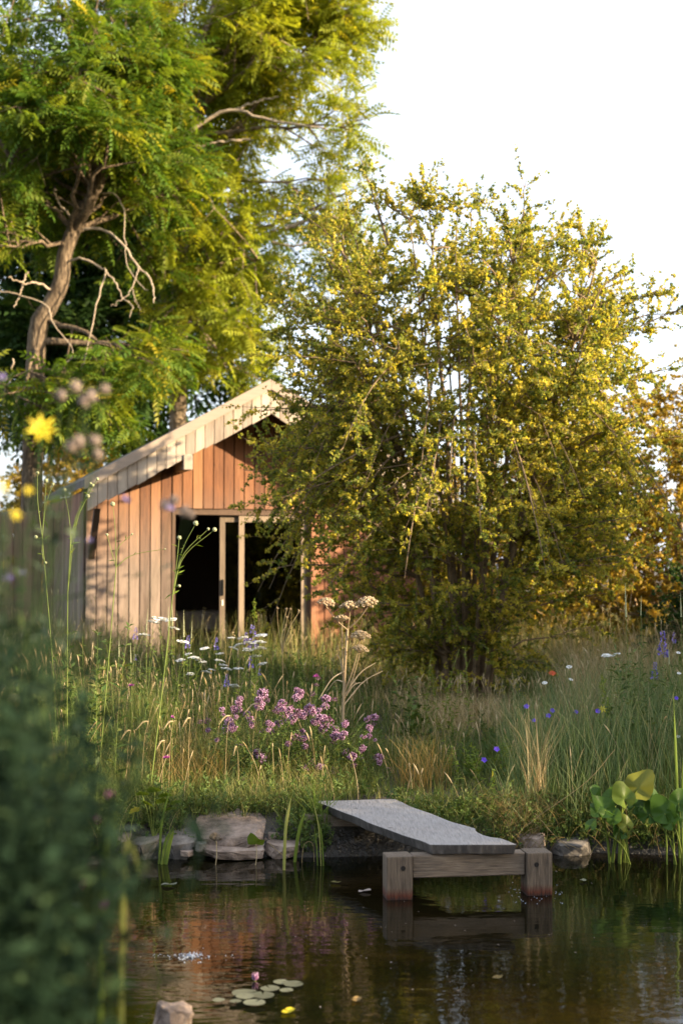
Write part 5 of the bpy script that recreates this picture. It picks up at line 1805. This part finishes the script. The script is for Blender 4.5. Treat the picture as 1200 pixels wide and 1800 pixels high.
iris('green iris fan of several blades in front of the grey stones', 287, 9.25, [(282, 284, 302, 1378, .016, .25), (284, 290, 306, 1450, .018, .2), (287, 295, 306, 1455, .018, .4), (290, 298, 307, 1458, .018, .3), (280, 281, 284, 1462, .015, .5), (284, 287, 292, 1470, .014, .6)])
iris('single tall yellow-green reed blade standing in the water left of the jetty', 500, 9.05, [(499, 502, 513, 1395, .020, .85)])
iris('short bright green reed blade close to the jetty', 517, 9.3, [(515, 524, 539, 1417, .022, .45)])
iris('thin pale stems rising from the water beside the plank', 562, 9.2, [(566, 560, 545, 1392, .006, .9), (570, 566, 560, 1440, .008, .4), (560, 556, 552, 1450, .007, .3)])
iris('bright green upright reed blade above the marsh leaves at the right edge', 1190, 9.45, [(1190, 1189, 1183, 1215, .020, .3), (1196, 1198, 1200, 1330, .018, .3)])
for (pts, lab) in (([(530, 1522), (533, 1490), (541, 1480), (550, 1486), (552, 1516)], 'bent pale dead stalk looping at the waterline by the jetty'), ([(472, 1482), (492, 1500), (500, 1506)], 'short pale dead stalk leaning over the tan stone'), ([(960, 1455), (985, 1478), (1010, 1490), (1022, 1494)], 'pale dry root trailing down the bank to the water'), ([(940, 1430), (975, 1470), (1000, 1492)], 'thin dry stalk slanting from the straw tuft to the water'), ([(1080, 1318), (1030, 1375), (945, 1436), (905, 1470)], 'long dry grass stalk slanting across the right bank')):
    c = np.array([P(x, y, 9.3 if i in (0, len(pts) - 1) else 9.32) for i, (x, y) in enumerate(pts)])
    nb_ = NB()
    tubes(nb_, resample(c, 14), np.linspace(.0022, .0012, 14), 5, .45)
    o = nb_.build('dead_stalk', M['straw'], None, c[0], smooth=True)
    o.location = [float(v) for v in c[0]]
    tag(o, lab, 'stalk', 'dead stalks by the water')


def round_leaf_mesh(name, r, mat, cup=.25, notch=.5, wave=.06, v=.5, seed=0, pointed=0.0):
    rr = np.random.default_rng(seed)
    n, rings = 26, 4
    a = np.linspace(-math.pi / 2 + notch * .5, 1.5 * math.pi - notch * .5, n)
    V = [[0, 0, 0]]
    ph = rr.uniform(0, 6)
    for k in range(1, rings + 1):
        f = k / rings
        rad = r * f * (1 + .10 * np.cos(a - math.pi / 2) + pointed * np.maximum(0, np.cos(a - math.pi / 2)) ** 6) * (1 + (rr.normal(0, .02, n) if k == rings else 0))
        z = cup * r * f ** 2 + wave * r * f * np.sin(3 * a + ph)
        V.extend(np.stack([rad * np.cos(a), rad * np.sin(a), z], -1).tolist())
    F3 = [[0, 1 + i, 2 + i] for i in range(n - 1)]
    F4 = []
    for k in range(rings - 1):
        o1, o2 = 1 + k * n, 1 + (k + 1) * n
        F4 += [[o1 + i, o2 + i, o2 + i + 1, o1 + i + 1] for i in range(n - 1)]
    nb_ = NB()
    V = np.array(V)
    nb_.add(V, np.array(F3), np.clip(v + rr.normal(0, .015, len(V)), 0, 1))
    nb_.F4.append(np.array(F4))
    return nb_.mesh(name, mat, smooth=True)


def marsh(label, base_px, D, leaves, zb=-.05):
    b = np.array(((base_px - 600) / FPX * D, D, zb))
    root = thing('marsh_plant', label, 'marsh plant', b, 0, 'broad-leaved marsh plants')
    st = NB()
    for i, (x, y, r, v, tx, ty, dd) in enumerate(leaves):
        c = P(x, y, D + dd)
        s = b + np.array([rng.normal(0, .05), rng.normal(0, .03), 0])
        tubes(st, resample([s, s + (c - s) * np.array([.3, .3, .6]), c], 10), np.linspace(.007, .004, 10), 6, .6)
        link('leaf', round_leaf_mesh('leaf', r / FPX * D, M['marsh_leaf'], cup=rng.uniform(-.1, .35), notch=.35, wave=.24, v=v, seed=i + int(x), pointed=.45), root, c - b, (R(tx), R(ty), rng.uniform(-.8, .8)))
    st.build('stalk', M['reed'], root, b, smooth=True)


marsh('broad-leaved marsh plant with a big yellowing leaf at the right waterline', 1085, 9.3,
      [(1122, 1385, 28, 1.0, 50, 10, .0), (1096, 1404, 20, .75, 60, -15, -.05), (1062, 1424, 20, .45, 50, -30, -.08), (1045, 1400, 14, .3, 60, 20, 0), (1072, 1402, 15, .5, 70, 35, .05), (1038, 1452, 14, .45, 35, -30, -.1), (1088, 1458, 20, .12, 70, 20, -.06), (1100, 1450, 14, .85, 60, -25, -.1), (1050, 1428, 14, .55, 45, 0, -.12), (1130, 1425, 18, .2, 60, 10, .05), (1078, 1440, 13, .6, 60, 10, -.1), (1115, 1418, 14, .25, 50, 25, .03)])
marsh('second marsh plant with folded leaves cut by the right edge', 1182, 9.25,
      [(1168, 1430, 22, .4, 70, -30, 0), (1192, 1412, 18, .35, 60, 20, .04), (1180, 1446, 16, .5, 60, -40, -.04), (1140, 1432, 20, .3, 65, 15, .05), (1200, 1440, 18, .3, 60, 10, 0), (1150, 1404, 13, .2, 50, 0, .08)])
# single leaves by the stones
for (x, y, r, v, lab, nm) in ((450, 1484, 14, .75, 'single round green leaf on a pale stalk in front of the stone ledge', 'M'), (380, 1478, 11, 1.0, 'single brown withered leaf before the large pale slab', 'B')):
    c = P(x, y, 9.22)
    b = np.array((c[0] - .01, 9.22, -.04))
    root = thing('water_leaf', lab, 'leaf', b)
    link('leaf_blade', round_leaf_mesh('leaf_blade', r / FPX * 9.22, M['marsh_leaf'] if nm == 'M' else M['bark'], .3, .9, .32, v, int(x), .3), root, c - b, (R(48), R(25), 2.6))
    nb_ = NB()
    tubes(nb_, resample([b, (b + c) / 2 + np.array([.008, 0, 0]), c], 8), np.full(8, .003), 5, .9)
    nb_.build('stalk', M['straw'], root, b)


def palmate(label, px, D, leaves, mat, name='palmate_plant'):
    b = ground_pt(px, D)
    root = thing(name, label, 'leafy plant', b)
    st = NB()
    V, F = lobed_leaf_t(.55, 1.0)
    for (x, y, r, v, tx, ty) in leaves:
        c = P(x, y, D + rng.uniform(-.08, .02))
        a = np.array([-1.25, -.62, 0, .62, 1.25]) + rng.normal(0, .08, 5)
        d = np.stack([np.sin(a), np.cos(a), np.full(5, -.1)], -1)
        nb_ = NB()
        inst(nb_, V, F, np.zeros((5, 3)), frames(d, np.zeros(5)), np.array([.7, .9, 1, .9, .7]) * r / FPX * D, np.clip(v + rng.normal(0, .08, 5), 0, 1))
        link('leaf', nb_.mesh('leaf', M[mat]), root, c - b, (R(tx), R(ty), rng.uniform(2.6, 3.7)))
        tubes(st, resample([b, (b + c) / 2 + np.array([0, 0, .03]), c], 8), np.full(8, .003), 5, .6)
    st.build('stalk', M['stem_green'], root, b)


palmate('bright green lobed-leaf plant above the grey stones', 272, 9.5, [(250, 1398, 22, .3, 35, 0), (272, 1392, 24, .35, 40, 10), (292, 1400, 24, .3, 30, 10), (262, 1416, 22, .5, 40, -10), (300, 1424, 24, .3, 25, 15), (284, 1412, 22, .4, 45, 0), (310, 1412, 18, .2, 30, 20)], 'lime_leaf')
palmate('pale yellow lobed leaf hanging over the left stones', 230, 9.42, [(236, 1428, 20, 1.0, 50, 10), (205, 1434, 14, .9, 55, -20)], 'lime_leaf', 'yellow_leaf_plant')

# lily pads and floating leaves
PADS = [(495, 1719, 14, 'small lily pad, farthest of the floating group'), (517, 1723, 18, 'lily pad overlapping the farthest one on its right'), (474, 1731, 17, 'narrow pale lily pad in the middle of the floating group'), (504, 1735, 12, 'small greenish lily pad right of the middle one'), (432, 1740, 22, 'lily pad on the left of the floating group'), (462, 1744, 20, 'broad grey lily pad in the centre of the floating group'), (383, 1753, 11, 'small pale lily pad drifting alone on the left'), (414, 1756, 11, 'grey lily pad nearest below the left pad'), (448, 1758, 19, 'long grey lily pad, nearest of the floating group'), (430, 1748, 16, 'lily pad squeezed between the two left pads')]
for i, (x, y, r, lab) in enumerate(PADS):
    D = (CAM_Z) * FPX / (y - HORIZON)
    p = P(x, y, D)
    k = D / p[1]
    o = link('lily_pad', round_leaf_mesh('lily_pad', r / FPX * D, M['pad'], .02, .25, .015, rng.uniform(0, 1), i), None, (p[0], D, .006 + .0012 * i), (R(rng.uniform(-1, 1)), 0, rng.uniform(0, 6)))
    tag(o, lab, 'lily pad', 'lily pads on the pond')
for (x, y, r, m_, v, lab) in ((507, 1770, 15, 'yellow', .3, 'bright yellow fallen leaf floating below the lily pads'), (625, 1750, 12, 'rust_grass', .9, 'orange fallen leaf floating right of the lily pads'), (870, 1712, 11, 'rust_grass', .6, 'ochre fallen leaf floating below the right jetty post'), (640, 1563, 12, 'fluff', .6, 'pale drifting leaf left of the jetty post'), (1022, 1545, 9, 'pad', .9, 'small pale leaf floating right of the jetty'), (590, 1548, 10, 'rust_grass', .2, 'brown leaf floating under the plank edge'), (300, 1552, 14, 'pad', .4, 'thin green leaf floating in front of the iris fan')):
    D = CAM_Z * FPX / (y - HORIZON)
    o = link('floating_leaf', round_leaf_mesh('floating_leaf', r / FPX * D, M[m_], .12, .15, .08, v, int(x), .35), None, ((x - 600) / FPX * D, D, .008), (R(3), R(4), rng.uniform(0, 6)), (1, .6, 1))
    tag(o, lab, 'leaf', 'floating leaves')
D = CAM_Z * FPX / (1716 - HORIZON)
root = thing('lily_bud', 'pink water lily bud beside the lily pads', 'lily bud', ((450 - 600) / FPX * D, D, -.02))
nb_ = NB()
d = unit(np.stack([np.cos(np.arange(9) * 2.4) * .4, np.sin(np.arange(9) * 2.4) * .4, np.ones(9)], -1))
inst(nb_, leaf_t(.45, 1.0), LEAF_F, np.zeros((9, 3)) + np.array([0, 0, .02]), frames(d, rng.uniform(0, 6, 9)), .042, rng.uniform(.6, 1, 9))
nb_.build('petals', M['purple'], root)
nb_ = NB()
tubes(nb_, np.array([[0, 0, -.1], [0, 0, .0], [0, 0, .022]]), np.array([.004, .004, .006]), 5, .5)
nb_.build('stalk', M['stem_green'], root)
# the bubbling spring
nb_ = NB()
D = CAM_Z * FPX / (1674 - HORIZON)
cx = (338 - 600) / FPX * D
n = 170
a, rr = rng.uniform(0, 6.28, n), np.abs(rng.normal(0, .5, n))
p = np.stack([cx + np.cos(a) * rr * .12, D + np.sin(a) * rr * .09, rng.uniform(0, .012, n) * np.exp(-rr)], -1)
n2 = 26
p = np.concatenate([p, np.stack([cx + rng.uniform(-.2, .22, n2), D + rng.uniform(-.06, .06, n2), np.zeros(n2)], -1)])
inst(nb_, *blob_t(1), p, np.tile(np.eye(3), (len(p), 1, 1)), rng.uniform(.0012, .0045, len(p)), .5)
o = nb_.build('water_bubbles', M['foam'], smooth=True)
tag(o, 'patch of white bubbles and spray breaking the pond surface', 'bubbles', kind='stuff')
nb_ = NB()
n = 60
p = np.stack([rng.uniform(.98, 1.30, n), rng.uniform(8.15, 8.75, n), np.zeros(n)], -1)
inst(nb_, *blob_t(1), p, np.tile(np.eye(3), (n, 1, 1)), rng.uniform(.0015, .004, n), .5)
tag(nb_.build('surface_specks', M['foam'], smooth=True), 'tiny pale specks floating round the right jetty post', 'specks', kind='stuff')

# drifting debris on the pond
nb_ = NB()
n = 420
x, y = rng.uniform(-1.6, 3.4, n), rng.uniform(5.2, 9.3, n)
keep = (shore(x, y) < -.04) & (np.sin(1.7 * x + .6) * np.sin(1.9 * y + x) + rng.normal(0, .45, n) > .1)
p = np.stack([x, y, np.full(n, .003)], -1)[keep]
fl = unit(np.stack([rng.normal(0, 1, len(p)), rng.normal(0, 1, len(p)), rng.normal(0, .03, len(p))], -1))
inst(nb_, leaf_t(.5, 1.0, .06), LEAF_F, p, frames(fl, rng.normal(0, .05, len(p))), rng.uniform(.004, .016, len(p)), rng.uniform(0, 1, len(p)))
tag(nb_.build('pond_debris', M['fluff']), 'tiny drifting seeds and leaf scraps on the dark pond', 'debris', kind='stuff')

# gravel and roots along the waterline
nb_ = NB()
n = 900
x = rng.uniform(-1.6, 3.2, n)
y = rng.uniform(9.2, 9.8, n)
ok = (shore(x, y) > -.12) & (shore(x, y) < .16)
x, y = x[ok], y[ok]
p = np.stack([x, y, gh(x, y) + .004], -1)
inst(nb_, *blob_t(1), p, frames(rdir(len(p)), rng.uniform(0, 6, len(p))), rng.uniform(.003, .011, len(p)), .5)
tag(nb_.build('gravel', M['grey_stone']), 'small gravel along the far waterline', 'gravel', kind='stuff')
nb_ = NB()
x, y = scatter(2200, 9.2, 9.95, dmin=-.02)
k = col_px(x, y) > 840
x, y = x[k], y[k]
m = len(x)
a = rng.uniform(math.pi, 2 * math.pi, m)
S = np.stack([x, y, gh(x, y) + .12], -1)
c = curve(S, unit(np.stack([np.cos(a), np.sin(a) * .6, np.full(m, .2)], -1)), rng.uniform(.08, .28, m), np.tile([0, -.1, -.7], (m, 1)), 6)
tubes(nb_, c, np.full((m, 6), .0016), 3, rng.uniform(0, .8, m))
tag(nb_.build('hanging_thatch', M['rust_grass']), 'brown dead grass thatch hanging over the right bank edge', 'dead grass', kind='stuff')


# ------------------------------------------------------------------ blurred foreground plants on the near bank
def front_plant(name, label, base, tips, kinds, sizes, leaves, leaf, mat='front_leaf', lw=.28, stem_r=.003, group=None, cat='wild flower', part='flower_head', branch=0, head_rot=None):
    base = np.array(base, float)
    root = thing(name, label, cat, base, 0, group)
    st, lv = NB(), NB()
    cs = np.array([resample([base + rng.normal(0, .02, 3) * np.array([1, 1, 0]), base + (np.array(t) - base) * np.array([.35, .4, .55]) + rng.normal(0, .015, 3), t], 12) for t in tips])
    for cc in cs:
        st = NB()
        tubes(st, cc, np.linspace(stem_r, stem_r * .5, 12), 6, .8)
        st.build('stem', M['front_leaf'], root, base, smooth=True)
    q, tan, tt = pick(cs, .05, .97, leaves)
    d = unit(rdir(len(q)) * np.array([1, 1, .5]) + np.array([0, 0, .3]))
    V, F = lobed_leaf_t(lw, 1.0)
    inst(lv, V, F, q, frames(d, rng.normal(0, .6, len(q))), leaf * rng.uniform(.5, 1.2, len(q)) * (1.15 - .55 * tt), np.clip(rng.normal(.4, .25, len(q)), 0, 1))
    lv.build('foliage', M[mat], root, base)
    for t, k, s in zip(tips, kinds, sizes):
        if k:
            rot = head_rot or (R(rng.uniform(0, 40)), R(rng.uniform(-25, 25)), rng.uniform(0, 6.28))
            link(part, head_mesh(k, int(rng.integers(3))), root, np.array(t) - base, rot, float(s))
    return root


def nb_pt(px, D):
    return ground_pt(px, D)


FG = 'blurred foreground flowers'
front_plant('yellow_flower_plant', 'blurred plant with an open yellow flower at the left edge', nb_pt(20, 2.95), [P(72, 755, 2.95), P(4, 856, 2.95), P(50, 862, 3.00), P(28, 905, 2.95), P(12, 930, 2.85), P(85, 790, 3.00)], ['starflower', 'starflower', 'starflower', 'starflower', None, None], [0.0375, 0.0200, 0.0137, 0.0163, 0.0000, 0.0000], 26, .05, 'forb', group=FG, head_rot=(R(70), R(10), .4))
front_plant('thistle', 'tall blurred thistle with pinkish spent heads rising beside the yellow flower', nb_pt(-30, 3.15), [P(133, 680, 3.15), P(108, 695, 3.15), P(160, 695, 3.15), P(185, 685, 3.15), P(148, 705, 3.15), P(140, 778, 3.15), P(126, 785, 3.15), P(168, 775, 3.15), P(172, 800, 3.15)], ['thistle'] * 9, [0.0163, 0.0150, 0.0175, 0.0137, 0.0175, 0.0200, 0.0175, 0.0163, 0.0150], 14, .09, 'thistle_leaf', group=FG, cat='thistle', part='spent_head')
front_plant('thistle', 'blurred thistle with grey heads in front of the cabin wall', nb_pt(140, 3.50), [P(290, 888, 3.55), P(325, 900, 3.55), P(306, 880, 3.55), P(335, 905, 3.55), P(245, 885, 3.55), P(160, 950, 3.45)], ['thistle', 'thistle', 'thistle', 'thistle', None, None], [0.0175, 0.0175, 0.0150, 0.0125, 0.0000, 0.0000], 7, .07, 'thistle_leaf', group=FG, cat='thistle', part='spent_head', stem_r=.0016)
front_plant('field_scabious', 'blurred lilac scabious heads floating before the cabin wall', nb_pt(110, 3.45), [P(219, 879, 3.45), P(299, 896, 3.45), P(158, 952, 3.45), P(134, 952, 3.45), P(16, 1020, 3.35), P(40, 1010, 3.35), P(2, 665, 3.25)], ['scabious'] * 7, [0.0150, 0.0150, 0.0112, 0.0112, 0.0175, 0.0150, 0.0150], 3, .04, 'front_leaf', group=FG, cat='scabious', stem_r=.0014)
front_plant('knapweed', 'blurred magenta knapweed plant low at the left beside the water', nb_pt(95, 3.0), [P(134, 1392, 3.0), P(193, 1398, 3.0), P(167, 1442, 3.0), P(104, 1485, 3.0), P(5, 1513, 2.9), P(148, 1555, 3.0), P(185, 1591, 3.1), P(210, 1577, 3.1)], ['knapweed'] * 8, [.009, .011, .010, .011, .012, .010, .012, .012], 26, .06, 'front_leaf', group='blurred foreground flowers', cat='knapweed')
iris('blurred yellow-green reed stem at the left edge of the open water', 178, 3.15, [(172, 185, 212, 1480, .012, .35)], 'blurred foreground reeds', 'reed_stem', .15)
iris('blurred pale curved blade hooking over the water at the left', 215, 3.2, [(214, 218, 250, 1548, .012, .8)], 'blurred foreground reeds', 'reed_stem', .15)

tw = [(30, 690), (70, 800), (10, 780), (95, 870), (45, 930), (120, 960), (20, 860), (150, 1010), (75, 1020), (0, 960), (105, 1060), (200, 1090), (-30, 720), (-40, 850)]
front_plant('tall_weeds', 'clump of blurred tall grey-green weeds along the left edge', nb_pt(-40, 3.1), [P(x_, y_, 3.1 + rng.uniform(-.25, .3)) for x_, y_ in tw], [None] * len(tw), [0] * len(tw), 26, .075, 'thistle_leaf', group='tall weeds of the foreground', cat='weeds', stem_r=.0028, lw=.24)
# leaf mass of the near bank
nb_ = NB()
nst = NB()
n = 340
Dq = rng.uniform(1.9, 3.4, n)
px_ = rng.uniform(-170, 118, n) - rng.uniform(0, 70, n)
x = (px_ - 600) / FPX * Dq
S = np.stack([x, Dq, gh(x, Dq)], -1)
ty = np.interp(px_, [-200, 0, 110, 190, 260], [1010, 1120, 1230, 1400, 1560]) + rng.uniform(0, 330, n)
H = np.array([P(a_, b_, c_)[2] for a_, b_, c_ in zip(px_, ty, Dq)]) - S[:, 2]
H = np.maximum(H, .12)
a = rng.uniform(0, 6.28, n)
c = curve(S, np.tile([0, 0, 1.], (n, 1)), H, np.stack([np.cos(a), np.sin(a), np.zeros(n)], -1) * rng.uniform(.02, .22, n)[:, None], 8)
tubes(nst, c, np.linspace(.003, .0012, 8)[None].repeat(n, 0), 4, .4)
q, tan, tt = pick(c, .03, 1.0, 46)
V, F = leaf_t(.36, 1.0), LEAF_F
pv = np.repeat(rng.uniform(0, .75, n), 46)
d = unit(rdir(len(q)) * np.array([1, 1, .5]) + np.array([0, 0, .3]))
inst(nb_, V, F, q, frames(d, rng.normal(0, .6, len(q))), .072 * rng.uniform(.5, 1.3, len(q)) * (1.2 - .6 * tt), np.clip(pv + rng.normal(.1, .12, len(q)), 0, 1))
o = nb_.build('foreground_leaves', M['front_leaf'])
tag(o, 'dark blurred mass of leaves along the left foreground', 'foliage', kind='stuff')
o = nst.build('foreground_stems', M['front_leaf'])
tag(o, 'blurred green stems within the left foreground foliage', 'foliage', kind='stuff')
